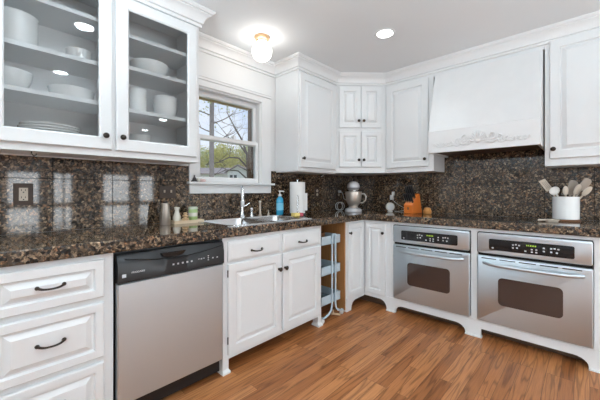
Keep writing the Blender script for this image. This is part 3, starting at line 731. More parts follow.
# dishes
FLOORZ = gz0 + .040
def dish(name, prof, x, y, z, label, group=None, cat=None, mat=None, n=28):
    o = MB().lathe(prof, (x, y, z), n=n).build(name, mat or china, smooth=50); tag(o, label, cat or name.split('_')[-1], group); return o
def bowlp(r, h, foot=.5, t=.004):
    p = [(0, 0), (r * foot, 0), (r * foot, .006)]
    for i in range(1, 7):
        a = i / 6; p.append((r * (foot + (1 - foot) * math.sin(a * R(90))), .006 + (h - .006) * (1 - math.cos(a * R(90))) ** .8))
    q = [(max(0, rr - t), zz) for rr, zz in reversed(p[3:])] + [(0, .010)]
    return p + q
def cylp(r, h, t=.005): return [(0, 0), (r * .93, 0), (r, .008), (r, h - .004), (r + .002, h), (r - t, h), (r - t, .01), (0, .01)]
def platep(r): return [(0, 0), (r * .75, 0), (r * .97, .003), (r, .006), (r, .0138), (r * .96, .0145), (r * .7, .008), (0, .008)]
X = .165
dish('stock_pot', [(0, 0), (.085, 0), (.092, .01), (.092, .165), (.096, .170), (.088, .170), (.086, .012), (0, .012)], X, -3.243, SHL[1], 'tall white pot on the upper shelf behind left glass door', cat='pot')
dish('ramekin', cylp(.062, .078), X, -2.972, SHL[1], 'small straight-sided white bowl beside the tall pot behind left glass', cat='bowl')
z = SHL[0]
dish('serving_bowl', bowlp(.098, .10), X, -3.270, z, 'deep white bowl behind left edge of the left glass door, middle shelf', cat='bowl')
dish('casserole_dish', [(0, 0), (.095, 0), (.102, .01), (.105, .060), (.110, .066), (.100, .066), (.097, .012), (0, .012)], X, -3.005, z, 'wide shallow white dish on the middle shelf behind left glass', cat='dish')
z = FLOORZ
for k, lab in enumerate(('lowest', 'second from bottom', 'third from bottom', 'fourth from bottom', 'fourth from top', 'third from top', 'second from top', 'topmost')):
    dish('dinner_plate', platep(.138 - .0035 * (k > 5) - .006 * (k > 6)), X, -3.10, z + k * .0148, 'white dinner plate, %s in the stack behind left glass door' % lab, 'stacked dinner plates', 'plate')
dish('mixing_bowl', bowlp(.118, .088, .55), X, -2.583, SHR[1], 'wide white bowl on the upper shelf behind right glass door', cat='bowl')
z = SHR[0]
dish('pitcher', [(0, 0), (.050, 0), (.055, .01), (.056, .08), (.050, .125), (.053, .165), (.048, .165), (.045, .125), (.050, .012), (0, .012)], X, -2.658, z, 'tall white jug on the middle shelf behind right glass door', cat='jug')
for k, lab in enumerate(('bottom', 'middle', 'top')):
    dish('soup_bowl', bowlp(.077, .085, .62), X, -2.477, z + k * .032, 'white soup bowl, %s one of three nested beside the jug' % lab, 'nested soup bowls', 'bowl')
z = FLOORZ
dish('small_bowl', cylp(.068, .125), X, -2.650, z, 'plain straight white bowl on the bottom shelf behind right glass, near knob', cat='bowl')
for k, lab in enumerate(('lowest', 'second from bottom', 'middle', 'second from top', 'topmost')):
    dish('side_plate', platep(.105), X, -2.450, z + k * .0172, 'small white plate, %s of the stack behind right glass door' % lab, 'small plates', 'plate')

# left-of-corner cabinet
def upper(name, poly, z0, z1, label):
    r_ = thing(name, (sum(p[0] for p in poly) / len(poly), sum(p[1] for p in poly) / len(poly), z0), label, 'cabinet')
    MB().prism(poly, z0, z1).build('carcass', white, r_, bevel=.002); return r_
M3 = FW(.326)
uc = upper('wall_cabinet', [(.004, -1.308), (.325, -1.308), (.325, -.706), (.004, -.706)], 1.368, 2.425, 'tall white single-door wall cabinet right of the window')
d = door(M3, -1.292, 1.402, -.745, 2.292, uc, 'door', .058, .03); knob(M3, -1.262, 1.485, .019, d)
MB().box((.01, -1.302, 1.360), (.318, -.710, 1.368)).build('light_rail', trimp, uc, smooth=0)
tag(MB().tube([(.24, -.80, 1.358), (.24, -.84, 1.335), (.245, -.87, 1.325)], .003, 6).build('cable_end', whiteplastic), 'short white cable end poking out under the wall cabinet right of window', 'cable')
# corner cabinet
kc = upper('corner_wall_cabinet', [(.004, -.705), (.325, -.705), (.705, -.325), (.705, -.004), (.004, -.004)], 1.368, 2.425, 'white diagonal corner wall cabinet with four small doors')
for v0, v1, kz in ((1.857, 2.300, 1.930), (1.432, 1.820, 1.508)):
    for s0, s1, ks in ((.026, .262, .238), (.268, .488, .292)):
        d = door(FD, s0, v0, s1, v1, kc, 'door', .052, .022); knob(FD, ks, kz, .019, d, 1.0)
# cabinet between corner and hood
mc = upper('wall_cabinet', [(.706, -.325), (1.215, -.325), (1.215, -.004), (.706, -.004)], 1.368, 2.425, 'white single-door wall cabinet between corner cabinet and range hood')
M4 = FN(-.326)
d = door(M4, .728, 1.418, 1.168, 2.290, mc, 'door', .062, .03); knob(M4, 1.142, 1.490, .019, d)
# right cabinet
rc = upper('wall_cabinet', [(2.060, -.325), (2.58, -.325), (2.58, -.004), (2.060, -.004)], 1.368, 2.425, 'white wall cabinet right of the range hood, above utensil crock')
d = door(M4, 2.091, 1.424, 2.54, 2.330, rc, 'door', .062, .03); knob(M4, 2.113, 1.494, .019, d, 1.1)
# hood
hx0, hx1 = 1.234, 2.050
hd = thing('range_hood', ((hx0 + hx1) / 2, -.25, 1.515), 'white painted wooden range hood with carved scroll ornament', 'range hood')
pr = [(-.004, 2.283), (-.345, 2.283), (-.512, 1.722), (-.520, 1.718), (-.520, 1.520), (-.495, 1.520), (-.495, 1.60), (-.004, 1.60)]
MB().prism(pr, hx0, hx1, 'x').build('shell', hoodp, hd, bevel=.002, smooth=25)
for a in (hx0, hx1 - .02): MB().box((a, -.495, 1.520), (a + .02, -.02, 1.60)).build('side_skirt', hoodp, hd, smooth=0)
MB().box((hx0 + .022, -.493, 1.535), (hx1 - .022, -.03, 1.548)).build('filter_panel', kick, hd, smooth=0)
so_ = MB(); so_.box((1.216, -.325, 2.286), (2.059, -.004, 2.425)); so_.build('fascia_board', white, hd, smooth=0)
# carved ornament: shell centre and scrolls running out to both sides
orn = MB(FN(-.520)); cx, cz = 1.640, 1.590
for i in range(9):
    a = R(10 + 20 * i); r0, r1 = .014, .088 - .022 * abs(i - 4) / 4
    pts = [(cx + (r0 + (r1 - r0) * k / 4) * math.cos(a), cz + (r0 + (r1 - r0) * k / 4) * math.sin(a), .004) for k in range(5)]; orn.tube(pts, [.004, .006, .0085, .0105, .006], 6)
orn.lathe([(.02, 0), (.02, .006), (.012, .012), (0, .014)], (cx, cz + .006, 0), n=12)
def spiral(u, v_, r, turns, sgn, a0, rad):
    pts = []; rr = []
    for k in range(16):
        t_ = k / 15; a = a0 + sgn * turns * 2 * math.pi * t_; q = r * (1 - .8 * t_); pts.append((u + q * math.cos(a), v_ + q * math.sin(a), .004)); rr.append(1.3 * rad * (1 - .4 * t_))
    orn.tube(pts, rr, 6)
for sg in (-1, 1):
    for k, (du, dv, r) in enumerate(((.095, .030, .034), (.080, -.008, .020), (.150, .012, .027), (.165, -.014, .016), (.200, .000, .018), (.222, -.012, .012), (.255, -.010, .010), (.290, -.014, .009), (.322, -.014, .007))):
        spiral(cx + sg * du, cz + dv, r, 1.3, sg * (1 if k % 2 else -1), R(90), .0052)
    wv = [(cx + sg * (.05 + .31 * i / 24), cz - .012 + .010 * math.sin(i * 1.15), .003) for i in range(25)]; orn.tube(wv, [.006 - .003 * i / 24 for i in range(25)], 6)
    for i in range(10):
        u = cx + sg * (.06 + .03 * i); orn.tube([(u, cz - .006, .003), (u + sg * .012, cz + .006, .005), (u + sg * .026, cz + .010, .003)], [.003, .006, .002], 6)
orn.build('carved_ornament', hoodp, hd, smooth=60)

# ------------------------------------------------------------------ lights
gl = thing('globe_light', (.375, -1.785, ZC), 'round white globe ceiling light on a brass base near the window', 'ceiling light')
MB().lathe([(0, 0), (.062, 0), (.064, -.010), (.056, -.022), (.042, -.030), (.040, -.040), (0, -.040)], (.375, -1.785, ZC), n=32).build('base', brass, gl, smooth=40)
gp = [(0, -.199)]
for i in range(1, 17):
    a = R(-90 + 160 * i / 16); gp.append((.080 * math.cos(a), -.119 + .080 * math.sin(a)))
gp.append((.036, -.042)); gp.append((.036, -.036))
MB().lathe(gp, (.375, -1.785, ZC), n=32).build('globe', globe_m, gl, smooth=60)
def downlight(x, y, label):
    r_ = thing('recessed_light', (x, y, ZC), label, 'ceiling light', 'recessed ceiling lights')
    MB().lathe([(.060, -.001), (.062, -.004), (.080, -.004), (.083, -.001), (.083, 0), (.060, 0)], (x, y, ZC), n=32).build('trim_ring', trimp, r_, smooth=40)
    MB().lathe([(0, -.0035), (.061, -.0035), (.061, -.001), (0, -.001)], (x, y, ZC), n=32).build('lens', lens_m, r_, smooth=0)
    l = bpy.data.lights.new('downlight', 'AREA'); l.shape = 'DISK'; l.size = .12; l.energy = DOWNLIGHT_W; l.color = (.79, .925, 1.0)
    o = bpy.data.objects.new('downlight_glow', l); col.objects.link(o); o.parent = r_; o.location = (0, 0, -.008)
downlight(1.13, -1.146, 'recessed round ceiling light above the corner of the counter')
for x, y, la in ((1.15, -2.82, 'recessed ceiling light reflected highest in the left glass door'), (2.41, -2.78, 'recessed ceiling light reflected lower in the left glass door'), (5.0, -1.02, 'recessed ceiling light reflected at the bottom of right glass door'),
                 (3.8, -1.15, 'added recessed fill light right of the ovens, out of frame'), (3.8, -3.6, 'added recessed fill light behind the photographer, right'), (1.5, -4.6, 'added recessed fill light behind the photographer, left')):  # last three are unseen, added to fill the rest of the room
    downlight(x, y, la)

def fill_uplight(x, y, label):  # unseen uplights, added to brighten the ceiling
    r_ = thing('fill_lamp', (x, y, 0), label, 'floor lamp', 'added fill uplights out of frame')
    MB().lathe([(0, 0), (.14, 0), (.14, .012), (.02, .03), (.012, .04), (.012, 1.44), (0, 1.44)], (x, y, 0), n=24).build('stand', leadm, r_, smooth=40)
    MB().lathe([(.012, 1.42), (.05, 1.43), (.12, 1.47), (.17, 1.55), (.165, 1.55), (.115, 1.475), (.05, 1.44), (.012, 1.43)], (x, y, 0), n=32).build('bowl_shade', whiteplastic, r_, smooth=60)
    l = bpy.data.lights.new('uplight', 'AREA'); l.shape = 'DISK'; l.size = .22; l.energy = FILL_UPLIGHT_W; l.color = (.76, .91, 1.0)
    o = bpy.data.objects.new('uplight_glow', l); col.objects.link(o); o.parent = r_; o.location = (0, 0, 1.53); o.rotation_euler = (R(180), 0, 0)
fill_uplight(3.45, -2.5, 'added white bowl fill lamp right of the ovens, out of frame')
fill_uplight(1.35, -4.15, 'added white bowl fill lamp behind the photographer, out of frame')
def pendant(x, y, label):  # unseen glowing globes, added for more even room light
    r_ = thing('fill_pendant', (x, y, ZC), label, 'ceiling light', 'added fill pendants behind the photographer')
    MB().lathe([(0, 0), (.06, 0), (.06, -.012), (.02, -.025), (.006, -.03), (.006, -.30), (.03, -.31), (.03, -.335), (0, -.335)], (x, y, ZC), n=24).build('stem', brass, r_, smooth=40)
    MB().lathe([(0, -.62)] + [(.15 * math.cos(R(-90 + 170 * i / 16)), -.47 + .15 * math.sin(R(-90 + 170 * i / 16))) for i in range(1, 17)] + [(.02, -.325)], (x, y, ZC), n=32).build('globe', pendant_m, r_, smooth=60)
pendant(2.2, -4.7, 'added white globe fill pendant behind the photographer, nearest the counter')
pendant(4.2, -4.7, 'added white globe fill pendant behind the photographer, farther from the counter')

# ------------------------------------------------------------------ sink and taps
sk = thing('kitchen_sink', (.325, -1.8175, ZT), 'stainless steel double-bowl sink set into the granite under window', 'sink')
b = MB(); zt = ZT + .006
def bowl(y0, y1, x0, x1, dp):
    L0 = [(u, v_, zt) for u, v_ in rrect(x0, y0, x1, y1, .05)]; L1 = [(u, v_, zt - .012) for u, v_ in rrect(x0 + .006, y0 + .006, x1 - .006, y1 - .006, .05)]
    L2 = [(u, v_, zt - dp + .03) for u, v_ in rrect(x0 + .012, y0 + .012, x1 - .012, y1 - .012, .05)]; L3 = [(u, v_, zt - dp) for u, v_ in rrect(x0 + .04, y0 + .04, x1 - .04, y1 - .04, .04)]
    q = MB(); q.rings([L0, L1, L2, L3], False, True); return q
x0, x1 = .140, .566
bowl(-2.212, -1.830, x0, x1, .19).build('bowl', sinksteel, sk, smooth=60)
bowl(-1.805, -1.423, x0, x1, .19).build('bowl', sinksteel, sk, smooth=60)
rim = bmesh.new()
def loop(pts, z): return [rim.verts.new((p[0], p[1], z)) for p in pts]
outer = loop(rrect(SX0 - .004, SY0, SX1 + .004, SY1, .03), zt); outd = loop(rrect(SX0 - .008, SY0 - .004, SX1 + .008, SY1 + .004, .03), ZT + .0005)
h1 = loop(rrect(x0, -2.212, x1, -1.830, .05), zt); h2 = loop(rrect(x0, -1.805, x1, -1.423, .05), zt)
es = []
for lp in (outer, h1, h2):
    for i in range(len(lp)): es.append(rim.edges.new((lp[i], lp[(i + 1) % len(lp)])))
bmesh.ops.triangle_fill(rim, edges=es, use_beauty=True)
for i in range(len(outer)): rim.faces.new((outer[i], outer[(i + 1) % len(outer)], outd[(i + 1) % len(outer)], outd[i]))
rb = MB(); rim.verts.index_update(); rb.v = [v_.co.copy() for v_ in rim.verts]; rb.f = [tuple(v_.index for v_ in f_.verts) for f_ in rim.faces]; rim.free()
rb.build('rim', sinksteel, sk, smooth=0)
for y in (-2.02, -1.615): MB().lathe([(.0, .004), (.03, .004), (.042, .0), (.042, .006), (.03, .010), (0, .007)], (.355, y, zt - .19), n=20).build('drain', chrome, sk)
fx, fy = .100, -1.785
fa = thing('faucet', (fx, fy, zt), 'chrome kitchen faucet with tall spout behind the left sink bowl', 'faucet')
MB().lathe([(0, 0), (.028, 0), (.028, .008), (.018, .016), (.015, .05), (.0145, .13), (0, .13)], (fx, fy, zt), n=20).build('base', chrome, fa, smooth=50)
sp = [(fx, fy, zt + .12), (fx, fy, zt + .22)]
dr = Vector((.83, -.56, 0))
for i in range(1, 10):
    a = R(180 * i / 9); sp.append((fx + dr.x * .075 * (1 - math.cos(a)), fy + dr.y * .075 * (1 - math.cos(a)), zt + .22 + .045 * math.sin(a)))
sp.append((sp[-1][0] + .002, sp[-1][1], zt + .15))
MB().tube(sp, [.013] * (len(sp) - 2) + [.015, .016], 12).build('spout', chrome, fa, smooth=60)
MB().lathe([(0, 0), (.013, 0), (.0165, .01), (.0165, .05), (.012, .056), (0, .056)], (sp[-1][0], sp[-1][1], zt + .10), n=16).build('spray_head', silver, fa, smooth=50)
MB().tube([(fx, fy, zt + .09), (fx + .01, fy + .03, zt + .10), (fx + .02, fy + .07, zt + .125)], [.009, .007, .006], 8).build('lever', chrome, fa, smooth=50)
o = MB().lathe([(0, 0), (.020, 0), (.020, .008), (.013, .014), (.012, .05), (.015, .058), (.015, .072), (.010, .080), (0, .082)], (.100, -1.681, zt), n=18).build('side_sprayer', chrome, smooth=50); tag(o, 'short chrome side sprayer right of the faucet', 'sprayer')
sd_ = thing('soap_pump', (.1, -1.583, zt), 'slim cream soap pump on the sink ledge, second right of faucet', 'soap pump')
MB().lathe([(0, 0), (.019, 0), (.019, .008), (.011, .014), (.010, .09), (.0085, .125), (0, .127)], (.1, -1.583, zt), n=16).build('body', taupe, sd_, smooth=50)
MB().lathe([(0, 0), (.012, 0), (.012, .012), (.007, .016), (0, .017)], (.1, -1.583, zt + .125), n=14).build('pump_head', cream, sd_, smooth=50)
o = MB().lathe([(0, 0), (.012, 0), (.010, .012), (.006, .025), (.005, .042), (.008, .047), (0, .050)], (.1, -1.48, zt), n=14).build('air_gap_cap', taupe, smooth=50); tag(o, 'tiny metal cap on the sink ledge, last of four right of faucet', 'cap')
# soap bottle
bx, by = .135, -1.365
bo = thing('soap_bottle', (bx, by, ZT), 'blue dish soap bottle with white pump behind the right sink bowl', 'bottle')
by_ = by
def oval(rx, ry, h, n=20): return [(bx + rx * math.cos(2 * math.pi * i / n) * .8, by_ + ry * math.sin(2 * math.pi * i / n), zt + h) for i in range(n)]
MB().rings([oval(.030, .036, 0), oval(.034, .041, .006), oval(.034, .041, .13), oval(.031, .038, .155), oval(.016, .016, .172), oval(.014, .014, .18)]).build('body', bluesoap, bo, smooth=50)
MB().rings([oval(.0345, .0415, .045), oval(.0345, .0415, .115)], False, False).build('label_band', vary('label_pale_blue', (.16, .50, .68), .1, 40, .4), bo, smooth=50)
q = MB(); q.lathe([(0, 0), (.016, 0), (.016, .016), (.006, .020), (.006, .040), (.012, .044), (.012, .054), (0, .056)], (bx, by, zt + .18), n=16); q.tube([(bx, by, zt + .228), (bx + .020, by + .022, zt + .228), (bx + .028, by + .030, zt + .220)], .006, 8); q.build('pump', whiteplastic, bo, smooth=50)
# sponge on the divider end
s_ = MB(); A = rrect(.485, -1.460, .560, -1.345, .018); 
sg = thing('sponge', (.45, -1.42, zt), 'yellow and red sponge on the right edge of the sink', 'sponge')
MB().rings([[(u, v_, zt + .001) for u, v_ in rrect(.37, -1.452, .43, -1.386, .012)], [(u, v_, zt + .034) for u, v_ in rrect(.37, -1.452, .43, -1.386, .012)]]).build('yellow_block', spongey, sg, bevel=.006)
o = MB().rings([[(u, v_, zt + .001) for u, v_ in rrect(.37, -1.385, .43, -1.340, .012)], [(u, v_, zt + .032) for u, v_ in rrect(.37, -1.385, .43, -1.340, .012)]]).build('red_block', spongep, sg, bevel=.006)
# paper towel holder
px, py = .22, -1.228 + .02
ph = thing('paper_towel_holder', (px, py, ZT), 'upright paper towel holder with white roll, right of blue soap', 'paper towel holder')
MB().lathe([(0, 0), (.085, 0), (.088, .006), (.084, .014), (.02, .018), (0, .018)], (px, py, ZT), n=28).build('base', leadm, ph, smooth=40)
MB().lathe([(.018, .020), (.074, .020), (.076, .022), (.076, .322), (.074, .324), (.018, .324), (.018, .020)], (px, py, ZT), n=36).build('paper_roll', paper, ph, smooth=40)
fl = MB(); pts0 = []
vx = Rv; vy = -Fv
for i in range(6):
    t_ = i / 5; pts0.append(Vector((px, py, 0)) + vx * (.066 + .032 * t_) + vy * (.040 - .020 * t_))
vs = []; fs = []
for p in pts0: vs += [(p.x, p.y, ZT + .045), (p.x, p.y, ZT + .215)]
for p in pts0: vs += [(p.x + vy.x * .0015, p.y + vy.y * .0015, ZT + .045), (p.x + vy.x * .0015, p.y + vy.y * .0015, ZT + .215)]
for i in range(5): fs += [(2 * i, 2 * i + 2, 2 * i + 3, 2 * i + 1), (12 + 2 * i, 12 + 2 * i + 1, 12 + 2 * i + 3, 12 + 2 * i + 2)]
fl.add(vs, fs); fl.build('loose_sheet', paper, ph, smooth=50)
ap = Vector((px, py, ZT)) + vy * .086
MB().tube([ap + Vector((0, 0, .012)), ap + Vector((0, 0, .185)), ap + vx * .004 + Vector((0, 0, .198)), ap + vx * .010 + Vector((0, 0, .185)), ap + vx * .010 + Vector((0, 0, .012))], .0035, 8).build('tension_arm', chrome, ph, smooth=60)
MB().lathe([(.006, .018), (.006, .335), (.012, .338), (.012, .346), (0, .350)], (px, py, ZT), n=14).build('rod', chrome, ph)

# ------------------------------------------------------------------ items left of sink
o = MB().lathe([(0, 0), (.036, 0), (.038, .004), (.027, .140), (.026, .148), (.020, .152), (0, .152)], (.125, -2.462, ZT), n=28).build('tumbler', taupe, smooth=40); tag(o, 'tall tapered taupe metal tumbler left of the wooden tray', 'tumbler')
ty = Matrix.Translation((.125, -2.30, ZT)) @ Matrix.Rotation(R(0), 4, 'Z')
tr_ = MB(ty); A = rrect(-.050, -.115, .050, .115, .008); tr_.rings([[(u, v_, 0) for u, v_ in A], [(u, v_, .022) for u, v_ in A], [(u, v_, .022) for u, v_ in rrect(-.044, -.109, .044, .109, .006)], [(u, v_, .014) for u, v_ in rrect(-.042, -.107, .042, .107, .006)]])
tag(tr_.build('wooden_tray', traywood, smooth=20), 'small pale wooden tray left of the sink', 'tray')
zt2 = ZT + .0142
o = MB().lathe([(0, 0), (.022, 0), (.028, .012), (.027, .035), (.016, .066), (.014, .080), (.022, .104), (.019, .104), (.011, .080), (0, .07)], (.112, -2.372, zt2), n=24).build('bud_vase', cream, smooth=50); tag(o, 'cream flared bud vase on the left of the wooden tray', 'vase')
jr = thing('candle_jar', (.105, -2.243, zt2), 'green jar with pale lid at the back of the wooden tray', 'jar')
MB().lathe([(0, 0), (.030, 0), (.033, .004), (.033, .080), (.031, .084), (0, .084)], (.105, -2.243, zt2), n=24).build('body', greenglass, jr, smooth=40)
MB().lathe([(.0335, .030), (.0336, .030), (.0336, .058), (.0335, .058)], (.105, -2.243, zt2), n=24).build('paper_label', cream, jr, smooth=40)
MB().lathe([(0, .084), (.034, .084), (.034, .098), (.030, .102), (0, .102)], (.105, -2.243, zt2), n=24).build('lid', paleglass, jr, smooth=40)
pl = thing('stacked_stones', (.150, -2.325, zt2), 'ornament of stacked tan pebbles at the front of the wooden tray', 'ornament')
zz = zt2
for r, h in ((.026, .030), (.021, .022), (.015, .017)):
    prof = [(r * math.cos(R(-90 + 18 * i)), h / 2 + h / 2 * math.sin(R(-90 + 18 * i))) for i in range(11)]
    MB().lathe(prof, (.150, -2.325, zz), n=20).build('pebble', pebble, pl, smooth=60); zz += h * .96

# window sill things
zs = WZ0 + .016
bl = thing('bell_figurine', (.025, -2.19, zs), 'small dark pewter bell on the left end of the window sill', 'figurine')
MB().lathe([(0, 0), (.026, 0), (.027, .005), (.017, .016), (.013, .030), (.007, .036), (0, .038)], (.025, -2.190, zs), n=20).build('body', leadm, bl, smooth=50)
MB().lathe([(0, 0), (.004, .002), (.006, .010), (.003, .018), (0, .020)], (.025, -2.190, zs + .036), n=12).build('handle', leadm, bl, smooth=50)
of = MB(); of.lathe([(0, 0), (.020, 0), (.026, .010), (.020, .022), (0, .026)], (.02, -2.115, zs), n=14); o = of.build('shell_trinket', pinkm, smooth=50); tag(o, 'rounded pink trinket on the window sill beside the dark bell', 'trinket')
of = MB(); of.lathe([(0, 0), (.012, 0), (.018, .010), (.012, .026), (.005, .032), (0, .034)], (.02, -2.155, zs), n=14); o = of.build('ceramic_trinket', cream, smooth=50); tag(o, 'tiny cream trinket between the bell and the pink trinket', 'trinket')

# ------------------------------------------------------------------ outlets
def wallplate(M5, u0, v0, u1, v1, label, kind):
    r_ = thing('light_switch' if kind == 'switch' else 'wall_outlet', M5 @ Vector(((u0 + u1) / 2, v0, 0)), label, 'switch' if kind == 'switch' else 'outlet')
    MB(M5).panel(u0, v0, u1, v1, [(0, 0), (0, .004), (.004, .007), (.006, .007)]).build('plate', plate, r_, smooth=20)
    uc, vc = (u0 + u1) / 2, (v0 + v1) / 2
    if kind == 'outlet':
        f = MB(M5); f.box((uc - .019, vc - .036, .007), (uc + .019, vc + .036, .010)); f = f.build('socket', almond, r_, bevel=.002)
        h = MB(M5)
        for dv in (-.020, .020):
            h.box((uc - .010, vc + dv - .002, .009), (uc - .007, vc + dv + .008, .0106)); h.box((uc + .006, vc + dv - .002, .009), (uc + .009, vc + dv + .008, .0106)); h.box((uc - .003, vc + dv - .012, .009), (uc + .003, vc + dv - .006, .0106))
        h.build('slots', black, f, smooth=0)
    elif kind == 'switch':
        for du in (-.025, .025):
            MB(M5).prism([(-.004, -.008), (.004, -.008), (.004, .010), (-.004, .010)], .007, .013, 'z') if False else None
            q = MB(M5); q.box((uc + du - .0055, vc - .004, .007), (uc + du + .0055, vc + .016, .016)); q.build('toggle', almond, r_, bevel=.002)
    else:
        for dv in (-.022, .022):
            q = MB(M5); q.lathe([(0, 0), (.0165, 0), (.0165, .010), (0, .010)], (uc, vc + dv, .007 - .005), n=16); q.build('socket', almond, r_)
    return r_
MWs = FW(.0125); MNs = FN(-.0125)
wallplate(MWs, -3.241, 1.096, -3.158, 1.217, 'brown plate with beige outlet on backsplash at far left', 'outlet')
wallplate(MWs, -2.463, 1.120, -2.337, 1.211, 'brown double light switch above the tall tumbler', 'switch')
wallplate(MWs, -.712, 1.094, -.625, 1.212, 'brown outlet with two round sockets right of paper towels', 'round')
wallplate(MWs, -.290, 1.090, -.205, 1.205, 'brown corner outlet with the mixer plugged in', 'round')

# ------------------------------------------------------------------ stand mixer
mx_, my_ = .355, -.425
mt = thing('stand_mixer', (mx_, my_, ZT), 'silver stand mixer with steel bowl in the counter corner', 'mixer')
MM = Matrix.Translation((mx_, my_, ZT)) @ Matrix.Rotation(R(-52), 4, 'Z')      # local +x faces the room
def ov(cx_, rx, ry, z, n=28): return [(cx_ + rx * math.cos(2 * math.pi * i / n), ry * math.sin(2 * math.pi * i / n), z) for i in range(n)]
q = MB(MM); q.rings([ov(0, .125, .094, 0), ov(0, .130, .099, .008), ov(0, .126, .096, .022), ov(0, .112, .085, .036), ov(0, .085, .066, .044), ov(0, .08, .06, .046)]); q.build('base', silver, mt, smooth=50)
q = MB(MM); q.rings([ov(-.075, .045, .050, .03), ov(-.078, .038, .044, .10), ov(-.080, .036, .042, .20), ov(-.075, .045, .046, .24)]); q.build('column', silver, mt, smooth=50)
hdp = []
for i in range(13):
    t_ = -1 + 2 * i / 12; rr = (1 - abs(t_) ** 3.2) ** .5; xx = -.005 + t_ * .155
    hdp.append([(xx, .072 * rr * math.cos(2 * math.pi * k / 20), .285 + .064 * max(rr, .02) * math.sin(2 * math.pi * k / 20)) for k in range(20)])
q = MB(MM); q.rings(hdp); hh = q.build('head', silver, mt, smooth=60)
bd = []
for i in range(25):
    a = R(-90 + 180 * i / 24); bd.append((.060 + .085 * math.cos(a) ** .9 if math.cos(a) > 0 else .06, .073 * math.sin(a), .268))
q = MB(MM); q.tube(bd, .005, 6); q.build('trim_band', leadm, hh, smooth=60)
q = MB(MM @ Matrix.Translation((.085, 0, .215))); q.lathe([(0, 0), (.030, 0), (.034, .012), (.034, .030), (0, .030)], n=20); q.build('attachment_hub', chrome, mt, smooth=40)
q = MB(MM @ Matrix.Translation((.045, 0, .046)) @ Matrix.Diagonal((1.06, 1.06, 1.15, 1))); q.lathe([(0, 0), (.045, 0), (.048, .006), (.040, .014), (.060, .035), (.080, .075), (.086, .125), (.087, .158), (.090, .160), (.084, .160), (.080, .10), (.05, .03), (0, .025)], n=32); bw = q.build('bowl', bowlsteel, mt, smooth=50)
q = MB(MM @ Matrix.Translation((.045, 0, .046)) @ Matrix.Diagonal((1.06, 1.06, 1.15, 1))); q.tube([(.035, .078, .140), (.05, .108, .138), (.06, .124, .115), (.058, .118, .075), (.046, .090, .050), (.038, .064, .052)], [.007, .007, .008, .007, .006, .005], 8); q.build('handle', bowlsteel, bw, smooth=60)
cdm = thing('mixer_cord_plug', (.03, -.24, ZT), 'grey power cord with plug hanging beside the stand mixer', 'cord') if False else None
pts = [(.050, -.247, 1.165), (.065, -.25, 1.16), (.10, -.27, 1.135), (.14, -.31, 1.10), (.18, -.36, 1.08), (.21, -.385, 1.075), (.245, -.395, 1.06), (.262, -.398, 1.04)]
q = MB(); q.tube(pts, .004, 8)
cp_pts = []
for i in range(40):
    a = 2 * math.pi * i / 18; cp_pts.append(Vector((.20, -.40, ZT + .055)) + Rv * (-.03 + .042 * math.cos(a) - .02 * (i > 20)) + Fv * (.004 * i / 10) + Vector((0, 0, .048 * math.sin(a))))
q.tube(cp_pts, .004, 6)
co_ = q.build('cord', whiteplastic, mt, smooth=60)
q = MB(); q.box((.021, -.262, 1.150), (.050, -.232, 1.180)); q.build('plug', whiteplastic, mt, bevel=.004)

# round puck and plug-in near the knife block
q = thing('plug_in_charger', (.633, -.02, 1.06), 'white plug-in charger on the backsplash left of the knife block', 'charger')
MB().box((.612, -.045, 1.070), (.652, -.013, 1.125)).build('body', whiteplastic, q, bevel=.006); MB().box((.632, -.038, 1.120), (.662, -.013, 1.165)).build('socket_block', whiteplastic, q, bevel=.005)
dk = thing('round_speaker', (.655, -.12, ZT), 'small round white disc device standing on the counter', 'speaker')
DM = Matrix.Translation((.655, -.12, ZT + .054)) @ Matrix.Rotation(R(-47), 4, 'Z') @ Matrix.Rotation(R(90), 4, 'Y')
q = MB(DM); q.lathe([(0, -.014), (.046, -.014), (.050, -.008), (.050, .008), (.046, .014), (0, .014)], n=28); q.build('body', cream, dk, smooth=50)
q = MB(DM); q.lathe([(0, .0142), (.036, .0142), (.038, .016), (.034, .017), (0, .017)], n=28); q.build('face', whiteplastic, dk, smooth=50)
MB().lathe([(0, 0), (.030, 0), (.028, .006), (0, .006)], (.655, -.12, ZT), n=18).build('foot', whiteplastic, dk)
q = MB(); q.tube([(.70, -.10, ZT + .004), (.74, -.08, ZT + .004), (.78, -.055, ZT + .012), (.80, -.03, ZT + .03), (.76, -.02, ZT + .05), (.70, -.018, ZT + .08), (.66, -.02, ZT + .11), (.640, -.028, 1.070)], .002, 6); q.build('cord', whiteplastic, dk, smooth=60)
# knife block
kx, ky = .945, -.20
kb = thing('knife_block', (kx, ky, ZT), 'orange wooden knife block left of the cooktop', 'knife block')
KM = Matrix.Translation((kx, ky, ZT)) @ Matrix.Rotation(R(-12), 4, 'Z')    # local -y faces the viewer
poly = [(-.065, 0), (.105, 0), (.058, .205), (.040, .208), (-.065, .088)]
q = MB(KM); q.prism(poly, -.054, .054, 'x'); q.build('body', orange, kb, bevel=.004)
q = MB(KM); q.box((-.010, -.0665, .040), (.010, -.064, .064)); q.build('emblem', coasterm, kb, smooth=0)
nrm = Vector((0, -.120, .105)).normalized()
kid = 0
KN = [(-.036, .18, .135, 'back row left'), (-.012, .18, .140, 'back row second'), (.012, .18, .145, 'back row third'), (.036, .20, .150, 'back row right'), (-.038, .55, .100, 'front row left'), (-.013, .55, .100, 'front row second'), (.013, .55, .100, 'front row third'), (.038, .55, .100, 'front row right')]
